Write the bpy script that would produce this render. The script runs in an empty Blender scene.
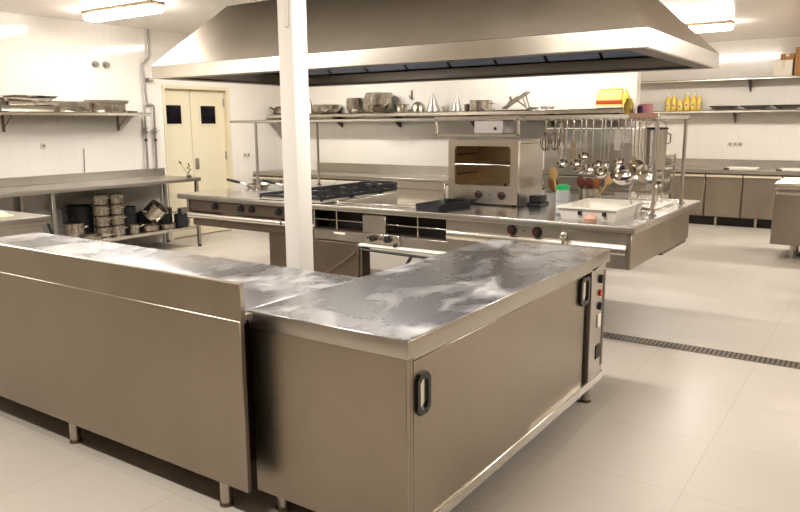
import bpy, bmesh, math, random
from mathutils import Vector, Matrix
random.seed(7)
SC = bpy.context.scene
COL = SC.collection
PI = math.pi

# ------------------------------------------------------------------ materials
def nodes_of(m):
    m.use_nodes = True
    nt = m.node_tree
    return nt, nt.nodes['Principled BSDF']

def rgb(r, g, b):
    f = lambda c: ((c/255+0.055)/1.055)**2.4 if c/255 > 0.04045 else c/255/12.92
    return (f(r), f(g), f(b), 1)

def mat(name, col, rough=0.5, metal=0.0, spec=0.5, var=0.0, scale=8.0, coat=0.0, trans=0.0, ior=1.45, rvar=0.0, stretch=(1, 1, 1), bump=0.0, detail=5):
    m = bpy.data.materials.new(name)
    nt, p = nodes_of(m)
    p.inputs['Base Color'].default_value = col
    p.inputs['Roughness'].default_value = rough
    p.inputs['Metallic'].default_value = metal
    p.inputs['Specular IOR Level'].default_value = spec
    p.inputs['Coat Weight'].default_value = coat
    p.inputs['Transmission Weight'].default_value = trans
    p.inputs['IOR'].default_value = ior
    tc = nt.nodes.new('ShaderNodeTexCoord')
    mp = nt.nodes.new('ShaderNodeMapping')
    mp.inputs['Scale'].default_value = stretch
    nt.links.new(tc.outputs['Object'], mp.inputs['Vector'])
    nz = nt.nodes.new('ShaderNodeTexNoise')
    nz.inputs['Scale'].default_value = scale
    nz.inputs['Detail'].default_value = detail
    nz.inputs['Roughness'].default_value = 0.6
    nt.links.new(mp.outputs['Vector'], nz.inputs['Vector'])
    if var:
        mx = nt.nodes.new('ShaderNodeMix'); mx.data_type = 'RGBA'
        a = tuple(c*(1-var) for c in col[:3])+(1,)
        b = tuple(min(1, c*(1+var)) for c in col[:3])+(1,)
        mx.inputs['A'].default_value = a
        mx.inputs['B'].default_value = b
        nt.links.new(nz.outputs['Fac'], mx.inputs['Factor'])
        nt.links.new(mx.outputs['Result'], p.inputs['Base Color'])
    if rvar:
        mr = nt.nodes.new('ShaderNodeMapRange')
        mr.inputs['From Min'].default_value = 0.2; mr.inputs['From Max'].default_value = 0.8
        mr.inputs['To Min'].default_value = max(0.02, rough-rvar); mr.inputs['To Max'].default_value = rough+rvar
        nt.links.new(nz.outputs['Fac'], mr.inputs['Value'])
        nt.links.new(mr.outputs['Result'], p.inputs['Roughness'])
    if bump:
        bp = nt.nodes.new('ShaderNodeBump')
        bp.inputs['Strength'].default_value = bump; bp.inputs['Distance'].default_value = 0.01
        nt.links.new(nz.outputs['Fac'], bp.inputs['Height'])
        nt.links.new(bp.outputs['Normal'], p.inputs['Normal'])
    return m

def tile_mat(name, col, grout, size_w, size_h, rough, plane, mortar=0.006, var=0.03, bump=0.0, rvar=0.0):
    """Square tiles: plane 'xy', 'xz' or 'yz' picks the two object coordinates used."""
    m = bpy.data.materials.new(name)
    nt, p = nodes_of(m)
    tc = nt.nodes.new('ShaderNodeTexCoord')
    sp = nt.nodes.new('ShaderNodeSeparateXYZ'); cb = nt.nodes.new('ShaderNodeCombineXYZ')
    nt.links.new(tc.outputs['Object'], sp.inputs[0])
    nt.links.new(sp.outputs['XYZ'.index(plane[0].upper())], cb.inputs[0])
    nt.links.new(sp.outputs['XYZ'.index(plane[1].upper())], cb.inputs[1])
    br = nt.nodes.new('ShaderNodeTexBrick')
    br.offset = 0.0
    br.inputs['Scale'].default_value = 1.0
    br.inputs['Brick Width'].default_value = size_w
    br.inputs['Row Height'].default_value = size_h
    br.inputs['Mortar Size'].default_value = mortar
    br.inputs['Mortar Smooth'].default_value = 0.3
    br.inputs['Bias'].default_value = 0.0
    br.inputs['Color1'].default_value = col
    br.inputs['Color2'].default_value = tuple(c*(1-var) for c in col[:3])+(1,)
    br.inputs['Mortar'].default_value = grout
    nt.links.new(cb.outputs[0], br.inputs['Vector'])
    nz = nt.nodes.new('ShaderNodeTexNoise'); nz.inputs['Scale'].default_value = 1.7; nz.inputs['Detail'].default_value = 6
    nt.links.new(tc.outputs['Object'], nz.inputs['Vector'])
    mx = nt.nodes.new('ShaderNodeMix'); mx.data_type = 'RGBA'; mx.blend_type = 'MULTIPLY'
    mr = nt.nodes.new('ShaderNodeMapRange')
    mr.inputs['From Min'].default_value = 0.3; mr.inputs['From Max'].default_value = 0.7
    mr.inputs['To Min'].default_value = 1-var*2; mr.inputs['To Max'].default_value = 1.0
    nt.links.new(nz.outputs['Fac'], mr.inputs['Value'])
    mx.inputs['Factor'].default_value = 1.0
    nt.links.new(br.outputs['Color'], mx.inputs['A'])
    nt.links.new(mr.outputs['Result'], mx.inputs['B'])
    nt.links.new(mx.outputs['Result'], p.inputs['Base Color'])
    p.inputs['Roughness'].default_value = rough
    if rvar:
        r2 = nt.nodes.new('ShaderNodeMapRange')
        r2.inputs['From Min'].default_value = 0.3; r2.inputs['From Max'].default_value = 0.7
        r2.inputs['To Min'].default_value = rough-rvar; r2.inputs['To Max'].default_value = rough+rvar
        nt.links.new(nz.outputs['Fac'], r2.inputs['Value']); nt.links.new(r2.outputs['Result'], p.inputs['Roughness'])
    if bump:
        bp = nt.nodes.new('ShaderNodeBump'); bp.inputs['Strength'].default_value = bump; bp.inputs['Distance'].default_value = 0.002
        bp.invert = True
        nt.links.new(br.outputs['Fac'], bp.inputs['Height']); nt.links.new(bp.outputs['Normal'], p.inputs['Normal'])
    return m

def emit(name, col, strength):
    m = bpy.data.materials.new(name); nt, p = nodes_of(m)
    p.inputs['Base Color'].default_value = col
    p.inputs['Emission Color'].default_value = col
    p.inputs['Emission Strength'].default_value = strength
    return m

M = {}
M['steel'] = mat('brushed_steel', (.44, .41, .365, 1), .36, 1, var=.12, scale=5, rvar=.06, stretch=(1, 1, 1))
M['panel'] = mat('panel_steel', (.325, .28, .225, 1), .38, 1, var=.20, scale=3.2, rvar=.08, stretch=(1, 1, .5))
M['top'] = mat('worktop_steel', (.50, .495, .525, 1), .30, 1, var=.30, scale=4.2, rvar=.07, stretch=(1.2, .55, 1), detail=2.5)
M['island_top'] = mat('island_worktop_steel', (.66, .65, .66, 1), .20, 1, var=.12, scale=4, rvar=.05, detail=2.5)
M['bright'] = mat('bright_steel', (.72, .68, .61, 1), .25, 1, var=.05, scale=10)
M['polish'] = mat('polished_steel', (.66, .63, .58, 1), .14, 1, var=.05, scale=14, rvar=.04)
M['pot'] = mat('pot_steel', (.47, .43, .37, 1), .27, 1, var=.05, scale=7, rvar=.02, detail=2)
M['dull'] = mat('dull_aluminium', (.40, .37, .32, 1), .40, 1, var=.06, scale=8, detail=2)
M['hood'] = mat('hood_steel', (.64, .585, .50, 1), .5, 1, var=.07, scale=2.5, rvar=.04)
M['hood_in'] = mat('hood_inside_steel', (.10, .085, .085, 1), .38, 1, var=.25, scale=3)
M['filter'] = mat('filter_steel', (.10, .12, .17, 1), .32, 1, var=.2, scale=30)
M['dark_steel'] = mat('dark_brown_steel', (.16, .125, .095, 1), .42, .9, var=.25, scale=6)
M['recess'] = mat('dark_recess', (.022, .017, .015, 1), .55, .2, var=.3, scale=9)  # near-black, also used as painted shade in gaps and under the fridges
M['black'] = mat('black_plastic', (.014, .013, .013, 1), .38, 0, var=.1)
M['iron'] = mat('cast_iron', (.010, .009, .011, 1), .62, 0, var=.3, scale=40)
M['redknob'] = mat('dark_red_knob', (.035, .008, .008, 1), .35)
M['red'] = mat('red_plastic', (.55, .03, .03, 1), .4)
M['white'] = mat('white_paint', rgb(248, 243, 235), .42, 0, var=.02, scale=5)
M['plastic'] = mat('white_plastic', rgb(232, 226, 214), .35, 0, var=.02)
M['ceiling'] = mat('ceiling_paint', rgb(240, 231, 218), .16, 0, var=.015, scale=1.5)
M['cream'] = mat('cream_paint', rgb(222, 211, 182), .45, 0, var=.03, scale=3)
M['brownwall'] = mat('beige_wall_paint', rgb(176, 158, 132), .7, 0, var=.05, scale=1.2)
M['wall_yz'] = tile_mat('white_tile_yz', rgb(238, 231, 221), rgb(231, 224, 214), .2, .2, .09, 'yz', .004, .012, .1)
M['wall_xz'] = tile_mat('white_tile_xz', rgb(238, 231, 221), rgb(231, 224, 214), .2, .2, .10, 'xz', .004, .012, .1)
M['floor'] = tile_mat('floor_tile', rgb(186, 177, 166), rgb(175, 165, 154), .6, .6, .36, 'xy', .005, .04, .03, .08)
M['lamp'] = emit('lamp_diffuser', (1, .965, .905, 1), 38)
M['gold'] = mat('lamp_base_beige', rgb(160, 140, 112), .45)
M['glassdark'] = mat('dark_window_glass', (.006, .004, .008, 1), .08)
M['glass'] = mat('clear_plastic', (.92, .95, .95, 1), .12, 0, trans=.85, ior=1.2)
M['ovenglass'] = mat('oven_liner', (.50, .40, .27, 1), .32, .9, var=.3, scale=5)
M['wood'] = mat('pale_wood', rgb(205, 165, 110), .6, 0, var=.15, scale=6, stretch=(8, 8, 1))
M['wood2'] = mat('brown_wood', rgb(150, 92, 55), .6, 0, var=.15, scale=6, stretch=(8, 8, 1))
M['wood3'] = mat('dark_red_wood', rgb(98, 44, 32), .55, 0, var=.15, scale=6)
M['green'] = mat('green_plastic', rgb(20, 150, 80), .4)
M['leaf'] = mat('herb_green', rgb(92, 104, 32), .6, 0, var=.3, scale=30)
M['yellow'] = mat('yellow_oil', rgb(236, 200, 84), .25, 0, coat=.3)
M['yellow2'] = mat('pale_yellow_label', rgb(230, 206, 124), .5, 0)
M['orange'] = mat('orange_red_label', rgb(176, 62, 24), .5)
M['pink'] = mat('pink_label', rgb(222, 150, 160), .5)
M['violet'] = mat('dark_violet_label', rgb(70, 40, 90), .5)
M['card'] = mat('brown_cardboard', rgb(168, 122, 76), .8, 0, var=.06, scale=6)
M['whitecard'] = mat('white_cardboard', rgb(232, 222, 205), .75)
M['cloth'] = mat('yellowish_cloth', rgb(238, 226, 165), .85, 0, var=.08, scale=14, bump=.3)
M['outlet'] = mat('outlet_plastic', rgb(216, 204, 186), .45)
M['pinkish'] = mat('pinkish_plastic', rgb(196, 152, 130), .5)
M['pipe'] = mat('grey_pipe', (.30, .28, .26, 1), .4, .6, var=.1, scale=20)
M['striptone'] = mat('brown_strip', rgb(150, 112, 92), .5)
M['boxgrey'] = mat('pale_grey_paint', rgb(186, 178, 172), .4, .2)
M['sheentone'] = mat('pale_sheen_steel', rgb(222, 212, 192), .4, .3)  # highlight of the door pulls put into the colour; also on the burner tray
M['grate'] = mat('drain_steel', (.20, .165, .12, 1), .5, .8, var=.2, scale=30)

def smear_top(name, base, rough, amount, stretch):
    """Wiped steel worktop: cloudy streaks of dried wipe marks over bare metal."""
    m = bpy.data.materials.new(name); nt, p = nodes_of(m)
    tc = nt.nodes.new('ShaderNodeTexCoord'); mp = nt.nodes.new('ShaderNodeMapping')
    mp.inputs['Scale'].default_value = stretch; mp.inputs['Rotation'].default_value = (0, 0, .5)
    nt.links.new(tc.outputs['Object'], mp.inputs['Vector'])
    n1 = nt.nodes.new('ShaderNodeTexNoise'); n1.inputs['Scale'].default_value = 3.2; n1.inputs['Detail'].default_value = 4; n1.inputs['Roughness'].default_value = .62; n1.inputs['Distortion'].default_value = .6
    nt.links.new(mp.outputs['Vector'], n1.inputs['Vector'])
    mr = nt.nodes.new('ShaderNodeMapRange'); mr.interpolation_type = 'SMOOTHSTEP'
    mr.inputs['From Min'].default_value = .46; mr.inputs['From Max'].default_value = .74
    mr.inputs['To Min'].default_value = 0; mr.inputs['To Max'].default_value = amount
    nt.links.new(n1.outputs['Fac'], mr.inputs['Value'])
    mx = nt.nodes.new('ShaderNodeMix'); mx.data_type = 'RGBA'
    mx.inputs['A'].default_value = base; mx.inputs['B'].default_value = (.74, .71, .66, 1)
    nt.links.new(mr.outputs['Result'], mx.inputs['Factor']); nt.links.new(mx.outputs['Result'], p.inputs['Base Color'])
    m2 = nt.nodes.new('ShaderNodeMapRange'); m2.inputs['To Min'].default_value = rough; m2.inputs['To Max'].default_value = rough+.22
    nt.links.new(mr.outputs['Result'], m2.inputs['Value']); nt.links.new(m2.outputs['Result'], p.inputs['Roughness'])
    m3 = nt.nodes.new('ShaderNodeMapRange'); m3.inputs['To Min'].default_value = 1.0; m3.inputs['To Max'].default_value = .35
    nt.links.new(mr.outputs['Result'], m3.inputs['Value']); nt.links.new(m3.outputs['Result'], p.inputs['Metallic'])
    return m
M['top'] = smear_top('wiped_worktop_steel', (.46, .455, .485, 1), .27, .65, (1.2, .8, 1))

# ------------------------------------------------------------------ mesh builder
class MB:
    def __init__(self): self.bm = bmesh.new()
    def _merge(self, b, xf=None):
        if xf is not None: bmesh.ops.transform(b, matrix=xf, verts=b.verts)
        me = bpy.data.meshes.new('tmp'); b.to_mesh(me); b.free()
        self.bm.from_mesh(me); bpy.data.meshes.remove(me)
        return self
    def box(self, x0, x1, y0, y1, z0, z1, bev=0.0, seg=1, xf=None):
        b = bmesh.new()
        v = [b.verts.new((x, y, z)) for x in (x0, x1) for y in (y0, y1) for z in (z0, z1)]
        for f in ((0, 1, 3, 2), (4, 6, 7, 5), (0, 4, 5, 1), (2, 3, 7, 6), (0, 2, 6, 4), (1, 5, 7, 3)):
            b.faces.new([v[i] for i in f])
        bmesh.ops.recalc_face_normals(b, faces=b.faces)
        if bev: bmesh.ops.bevel(b, geom=list(b.edges), offset=bev, segments=seg, affect='EDGES', profile=.5)
        return self._merge(b, xf)
    def cyl(self, p0, p1, r0, r1=None, seg=14, xf=None):
        r1 = r0 if r1 is None else r1
        p0, p1 = Vector(p0), Vector(p1); d = p1-p0
        b = bmesh.new()
        bmesh.ops.create_cone(b, cap_ends=True, segments=seg, radius1=r0, radius2=r1, depth=d.length)
        q = Vector((0, 0, 1)).rotation_difference(d.normalized()).to_matrix().to_4x4()
        bmesh.ops.transform(b, matrix=Matrix.Translation((p0+p1)/2) @ q, verts=b.verts)
        return self._merge(b, xf)
    def tube(self, pts, r, seg=8, xf=None, closed=False):
        pts = [Vector(p) for p in pts]; n = len(pts)
        b = bmesh.new(); rings = []
        up = None
        for i, p in enumerate(pts):
            if closed: t = pts[(i+1) % n]-pts[i-1]
            else: t = pts[min(i+1, n-1)]-pts[max(i-1, 0)]
            t.normalize()
            if up is None:
                up = t.orthogonal().normalized()
            else:
                up = (up-t*up.dot(t))
                up = up.normalized() if up.length > 1e-6 else t.orthogonal().normalized()
            s = t.cross(up)
            rr = r[i] if isinstance(r, (list, tuple)) else r
            rings.append([b.verts.new(p+(up*math.cos(a)+s*math.sin(a))*rr) for a in [2*PI*k/seg for k in range(seg)]])
        m = n if closed else n-1
        for i in range(m):
            A, B = rings[i], rings[(i+1) % n]
            for k in range(seg): b.faces.new((A[k], A[(k+1) % seg], B[(k+1) % seg], B[k]))
        if not closed:
            b.faces.new(rings[0][::-1]); b.faces.new(rings[-1])
        bmesh.ops.recalc_face_normals(b, faces=b.faces)
        return self._merge(b, xf)
    def lathe(self, prof, c=(0, 0, 0), seg=24, xf=None, sx=1, sy=1):
        b = bmesh.new(); rings = []
        for r, z in prof:
            if r < 1e-6: rings.append([b.verts.new((0, 0, z))])
            else: rings.append([b.verts.new((r*sx*math.cos(2*PI*k/seg), r*sy*math.sin(2*PI*k/seg), z)) for k in range(seg)])
        for A, B in zip(rings, rings[1:]):
            for k in range(seg):
                k2 = (k+1) % seg
                if len(A) == 1 and len(B) == 1: continue
                if len(A) == 1: b.faces.new((A[0], B[k2], B[k]))
                elif len(B) == 1: b.faces.new((A[k], A[k2], B[0]))
                else: b.faces.new((A[k], A[k2], B[k2], B[k]))
        bmesh.ops.recalc_face_normals(b, faces=b.faces)
        T = Matrix.Translation(c)
        return self._merge(b, T @ xf if xf is not None else T)
    def prism(self, poly, axis, a, b_):
        """poly: 2-D points in the two other axes in order; extruded along axis from a to b_."""
        b = bmesh.new()
        def P(u, v, w):
            return {'x': (w, u, v), 'y': (u, w, v), 'z': (u, v, w)}[axis]
        A = [b.verts.new(P(u, v, a)) for u, v in poly]; B = [b.verts.new(P(u, v, b_)) for u, v in poly]
        n = len(poly)
        for i in range(n): b.faces.new((A[i], A[(i+1) % n], B[(i+1) % n], B[i]))
        b.faces.new(A[::-1]); b.faces.new(B)
        bmesh.ops.recalc_face_normals(b, faces=b.faces)
        return self._merge(b)
    def mesh(self, verts, faces, recalc=True):
        b = bmesh.new(); v = [b.verts.new(p) for p in verts]
        for f in faces: b.faces.new([v[i] for i in f])
        if recalc: bmesh.ops.recalc_face_normals(b, faces=b.faces)
        return self._merge(b)
    def sphere(self, c, r, seg=16, sx=1, sy=1, sz=1, xf=None):
        b = bmesh.new(); bmesh.ops.create_uvsphere(b, u_segments=seg, v_segments=max(8, seg//2), radius=r)
        bmesh.ops.transform(b, matrix=Matrix.Translation(c) @ Matrix.Diagonal((sx, sy, sz, 1)), verts=b.verts)
        return self._merge(b, xf)
    def build(self, name, material, parent=None, world=True, angle=38):
        """world=True: the vertices are world coordinates; they are made local to the top-level parent's location."""
        off = Vector((0, 0, 0))
        if parent is not None and world:
            q = parent
            while q is not None: off += q.location; q = q.parent
        bmesh.ops.remove_doubles(self.bm, verts=self.bm.verts, dist=1e-5)
        me = bpy.data.meshes.new(name)
        if off.length: bmesh.ops.translate(self.bm, vec=-off, verts=self.bm.verts)
        self.bm.to_mesh(me); self.bm.free()
        for p in me.polygons: p.use_smooth = True
        me.set_sharp_from_angle(angle=math.radians(angle))
        me.materials.append(M[material] if isinstance(material, str) else material)
        o = bpy.data.objects.new(name, me); COL.objects.link(o)
        o.parent = parent
        return o

def tag(o, label=None, cat=None, group=None, kind=None):
    if label: o['label'] = label
    if cat: o['category'] = cat
    if group: o['group'] = group
    if kind: o['kind'] = kind
    return o

def thing(name, label, cat, loc=(0, 0, 0), rotz=0.0, group=None):
    o = bpy.data.objects.new(name, None); COL.objects.link(o)
    o.empty_display_size = .05
    o.location = loc; o.rotation_euler = (0, 0, rotz)
    return tag(o, label, cat, group)

def struct(o): o['kind'] = 'structure'; return o

def dup(root, loc, rotz=None, label=None):
    r = root.copy(); COL.objects.link(r); r.location = loc
    if rotz is not None: r.rotation_euler = (0, 0, rotz)
    if label: r['label'] = label
    for ch in list(root.children):
        c = ch.copy(); COL.objects.link(c); c.parent = r
        for g in list(ch.children):
            d = g.copy(); COL.objects.link(d); d.parent = c
    return r

def bowl_profile(r, h, foot=.5, t=.004, flare=.0):
    out = [(0, 0), (r*foot, 0)]
    for i in range(1, 8):
        a = i/7*PI/2
        out.append((r*foot+(r-r*foot)*math.sin(a), h*(1-math.cos(a))))
    out.append((r+flare, h))
    inn = [(rr-t if rr > t else 0, z+t) for rr, z in reversed(out[1:-1])]
    return out+[(r-t, h)]+inn+[(0, t)]

def pan_profile(r, h, t=.004, rim=.006, taper=0.0):
    rb = r-taper
    return [(0, 0), (rb-.012, 0), (rb, .012), (r, h-.004), (r+rim, h), (r+rim, h+.003), (r-t, h+.002), (rb-t, .014), (rb-.016, t), (0, t)]

# ------------------------------------------------------------------ room shell
LW = -8.1; BW = 8.55; FW = 12.3; RW = 4.0; NW = -3.2; CZ = 2.78; WE = -2.5
struct(MB().box(LW-.6, RW+.2, NW-.2, FW+.2, -.12, 0).build('floor', 'floor'))
struct(MB().box(LW-.6, RW+.2, NW-.2, FW+.2, CZ, CZ+.1).build('ceiling', 'ceiling'))
DY0, DY1, DZ = 6.30, 7.47, 2.10
wl = MB()
wl.box(LW-.14, LW, NW, DY0, 0, CZ).box(LW-.14, LW, DY1, BW+.1, 0, CZ).box(LW-.14, LW, DY0, DY1, DZ, CZ)
struct(wl.build('wall_left', 'wall_yz'))
struct(MB().box(LW, WE, BW, BW+.14, 0, CZ).build('wall_back', 'wall_xz'))
struct(MB().box(-4.34, -4.2, BW+.14, FW, 0, CZ).build('wall_side', 'wall_yz'))
struct(MB().box(-4.34, RW, FW, FW+.14, 0, CZ).build('wall_far', 'wall_xz'))
struct(MB().box(RW, RW+.14, NW, FW, 0, CZ).build('wall_right', 'brownwall'))
struct(MB().box(LW, RW, NW-.14, NW, 0, CZ).build('wall_front', 'brownwall'))

# double door in the left wall
def door(n, y0, y1, w0, w1, hinge_y):
    d = MB().box(LW-.10, LW-.06, y0, y1, .01, DZ-.05, .004).build('door_%d' % n, 'cream'); struct(d)
    pn = MB().box(LW-.062, LW-.054, w0, w1, 1.58, 1.83, .002).build('pane', 'glassdark', d)
    fr = MB()
    for a in ((w0-.02, w0, 1.56, 1.85), (w1, w1+.02, 1.56, 1.85), (w0, w1, 1.83, 1.85), (w0, w1, 1.56, 1.58)):
        fr.box(LW-.06, LW-.048, a[0], a[1], a[2], a[3], .002)
    fr.build('window_frame', 'cream', d)
    for z in (.3, 1.12, 1.88):
        MB().cyl((LW-.05, hinge_y, z-.06), (LW-.05, hinge_y, z+.06), .012, seg=10).build('hinge', 'pipe', d)
    return d
door(1, DY0+.04, 6.805, 6.37, 6.64, DY0+.045)
d2 = door(2, 6.812, DY1-.05, 6.98, 7.25, DY1-.055)
MB().box(LW-.06, LW-.04, 6.84, 6.90, .95, 1.10, .004).build('handle_plate', 'pipe', d2)
jf = MB()
jf.box(LW-.13, LW+.012, DY0, DY0+.04, 0, DZ-.05).box(LW-.13, LW+.012, DY1-.05, DY1+.01, 0, DZ-.05).box(LW-.13, LW+.012, DY0, DY1+.01, DZ-.05, DZ)
struct(jf.build('trim_1', 'cream'))
struct(MB().box(LW-.13, LW-.11, DY0, DY1, 0, DZ).build('wall_behind_doors', 'cream'))

# white square post
col = MB().box(-2.555, -2.455, 2.695, 2.805, 0, CZ, .010, 2).build('column', 'white'); struct(col)
MB().box(-2.500, -2.474, 2.680, 2.697, 2.02, CZ, .006, 2).build('cable_cover', 'white', col)

# floor drain
fd = thing('floor_drain', 'long narrow slotted steel drain channel set in the floor behind the hot cupboard', 'drain', (0.2, 5.1, 0))
b = MB().box(-2.4, 2.8, 5.03, 5.042, -.02, .004).box(-2.4, 2.8, 5.158, 5.17, -.02, .004)
b.build('channel_edge', 'grate', fd)
b = MB().box(-2.4, 2.8, 5.042, 5.158, -.01, .001); b.build('channel_bed', 'recess', fd)
b = MB()
x = -2.38
while x < 2.79:
    b.box(x, x+.014, 5.042, 5.158, 0, .0035); x += .03
b.build('grating', 'grate', fd)

# ------------------------------------------------------------------ ceiling lamps
lamp = thing('ceiling_lamp', 'long fluorescent ceiling lamp with glowing diffuser near the wall shelf of trays', 'ceiling lamp', (-6.81, 4.86, CZ), 0, 'fluorescent ceiling lamps')
MB().box(-.59, .59, -.095, .095, -.035, 0, .008).build('lamp_base', 'gold', lamp, world=False)
MB().box(-.58, .58, -.085, .085, -.10, -.0355, .03, 3).build('diffuser', 'lamp', lamp, world=False)
dup(lamp, (-2.36, 9.95, CZ), None, 'fluorescent ceiling lamp beyond the sloping end of the hood')

def area(x, y, sx, sy, power, z=CZ-.06, col=(1, .958, .89), rot=None):
    l = bpy.data.lights.new('unseen_ceiling_light', 'AREA'); l.shape = 'RECTANGLE'; l.size = sx; l.size_y = sy
    l.energy = power; l.color = col
    o = bpy.data.objects.new('unseen_ceiling_light', l); COL.objects.link(o); o.location = (x, y, z)
    if rot: o.rotation_euler = rot
    return o
for (x, y, p) in ((-6.9, 1.4, 60), (-2.2, .6, 50), (1.6, 4.86, 70), (1.2, 10.2, 90), (-6.2, 7.05, 34), (-2.6, 7.05, 30), (-3.6, 7.9, 14), (-1.9, 3.3, 34), (-4.6, 3.3, 34)):  # area lights out of view, put in to light the room; no fixtures
    area(x, y, 1.3, .16, p)

# ------------------------------------------------------------------ extractor hood
HX0, HX1, HY0, HY1, HZ0, HZ1 = -5.97, -1.28, 4.54, 6.70, 2.0, 2.12
TX0, TX1, TY0, TY1, TZ = -5.50, -1.86, 5.11, 6.13, 2.70
hood = thing('extractor_hood', 'huge stainless steel extractor hood with sloping sides hanging above the cooking island', 'extractor hood', (-3.6, 5.6, CZ))
def shell(i):
    return [(HX0+i, HY0+i, HZ1), (HX1-i, HY0+i, HZ1), (HX1-i, HY1-i, HZ1), (HX0+i, HY1-i, HZ1), (TX0+i, TY0+i, TZ-i), (TX1-i, TY0+i, TZ-i), (TX1-i, TY1-i, TZ-i), (TX0+i, TY1-i, TZ-i)]
b = MB().mesh(shell(0), ((0, 1, 5, 4), (1, 2, 6, 5), (2, 3, 7, 6), (3, 0, 4, 7)), False); b.build('sloping_canopy', 'hood', hood, angle=10)
b = MB()
t = .03
b.box(HX0, HX1, HY0, HY0+t, HZ0, HZ1, .003).box(HX0, HX1, HY1-t, HY1, HZ0, HZ1, .003).box(HX0, HX0+t, HY0+t, HY1-t, HZ0, HZ1, .003).box(HX1-t, HX1, HY0+t, HY1-t, HZ0, HZ1, .003)
b.build('rim_band', 'bright', hood)
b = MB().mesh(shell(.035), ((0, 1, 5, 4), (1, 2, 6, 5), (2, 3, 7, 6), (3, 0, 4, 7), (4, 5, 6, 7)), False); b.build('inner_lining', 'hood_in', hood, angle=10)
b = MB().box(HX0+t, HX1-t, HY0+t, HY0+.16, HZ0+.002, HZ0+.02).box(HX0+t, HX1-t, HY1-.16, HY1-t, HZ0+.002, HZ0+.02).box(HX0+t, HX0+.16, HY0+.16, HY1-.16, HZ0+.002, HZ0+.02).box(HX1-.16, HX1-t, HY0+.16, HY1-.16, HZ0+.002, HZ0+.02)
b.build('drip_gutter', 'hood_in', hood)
b = MB()
for k in range(8):
    x0 = HX0+.35+k*.50
    b.mesh([(x0, 5.02, 2.10), (x0+.47, 5.02, 2.10), (x0+.47, 5.55, 2.42), (x0, 5.55, 2.42)], ((0, 1, 2, 3),), False)
    b.mesh([(x0, 6.24, 2.10), (x0+.47, 6.24, 2.10), (x0+.47, 5.69, 2.42), (x0, 5.69, 2.42)], ((0, 1, 2, 3),), False)
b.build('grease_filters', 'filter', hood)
MB().box(TX0+.03, TX1-.03, TY0+.03, TY1-.03, TZ-.002, CZ, .004).build('top_collar', 'bright', hood)

# ------------------------------------------------------------------ counter A : long counter with a raised splash panel
ca = thing('steel_counter', 'long stainless steel counter with raised back panel facing the viewer and a bare worktop', 'counter', (-3.4, 2.2, 0))
AX0, AX1 = -4.76, -1.945
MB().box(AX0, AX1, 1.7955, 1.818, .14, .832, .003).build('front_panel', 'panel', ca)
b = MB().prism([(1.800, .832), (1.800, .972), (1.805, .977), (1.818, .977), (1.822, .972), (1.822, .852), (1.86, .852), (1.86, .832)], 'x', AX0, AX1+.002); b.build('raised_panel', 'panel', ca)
MB().box(AX0+.02, -2.006, 1.85, 2.60, .795, .850, .005, 2).build('worktop', 'top', ca)
MB().box(AX1-.20, AX1-.17, 1.816, 2.56, .145, .795, .003).build('end_panel', 'dark_steel', ca)  # darker than the other end; shade of the gap put into its colour
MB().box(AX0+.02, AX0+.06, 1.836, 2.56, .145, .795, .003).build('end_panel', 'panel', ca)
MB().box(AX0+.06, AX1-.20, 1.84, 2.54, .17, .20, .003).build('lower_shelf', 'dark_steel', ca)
MB().box(AX0+.06, AX1-.20, 2.53, 2.56, .145, .795, .002).build('rear_panel', 'steel', ca)
for x in (-4.35, -3.24, -2.15):
    for y in (1.865, 2.48):
        lg = MB().cyl((x, y, .012), (x, y, .172), .026, seg=16).build('leg', 'pot', ca)
        MB().cyl((x, y, 0), (x, y, .016), .031, .029, seg=16).build('foot', 'dark_steel', lg)

# ------------------------------------------------------------------ hot cupboard B
hb = thing('hot_cupboard', 'large stainless steel hot cupboard with two sliding doors and black recessed handles', 'hot cupboard', (-1.63, 2.9, 0))
BX0, BX1, BY0, BY1 = -1.998, -1.256, 1.888, 3.955
MB().box(BX0, BX1, BY0, BY1, .782, .847, .004, 2).build('worktop_edge', 'steel', hb)
MB().box(BX0+.002, BX1-.002, BY0+.002, BY1-.002, .8455, .850, .002).build('worktop', 'top', hb)
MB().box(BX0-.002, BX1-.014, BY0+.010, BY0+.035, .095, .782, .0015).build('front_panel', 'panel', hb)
MB().box(BX0+.012, BX0+.035, BY0+.035, BY1-.02, .095, .782, .002).build('rear_panel', 'dark_steel', hb)
MB().box(BX0+.012, BX1-.03, BY1-.035, BY1-.012, .095, .782, .002).build('end_panel', 'steel', hb)
MB().box(BX0+.035, BX1-.06, BY0+.035, BY1-.035, .10, .125).build('cupboard_floor', 'steel', hb)
MB().box(BX1-.055, BX1-.014, BY0+.0355, BY0+.05, .10, .782, .001).build('door_post', 'panel', hb)
MB().box(BX1-.055, BX1-.012, 3.70, 3.79, .10, .782, .002).build('door_post', 'steel', hb)
MB().box(BX1-.06, BX1-.012, BY0+.05, 3.79, .765, .782, .002).build('top_track', 'steel', hb)
b = MB().box(BX1-.06, BX1-.006, BY0+.012, BY1-.015, .095, .145, .004).box(BX1-.06, BX1-.050, BY0+.02, 3.73, .145, .152)
b.build('bottom_rail', 'bright', hb)
dr = MB().box(BX1-.030, BX1-.014, BY0+.052, 2.93, .128, .764, .004).build('sliding_door', 'panel', hb)
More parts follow.
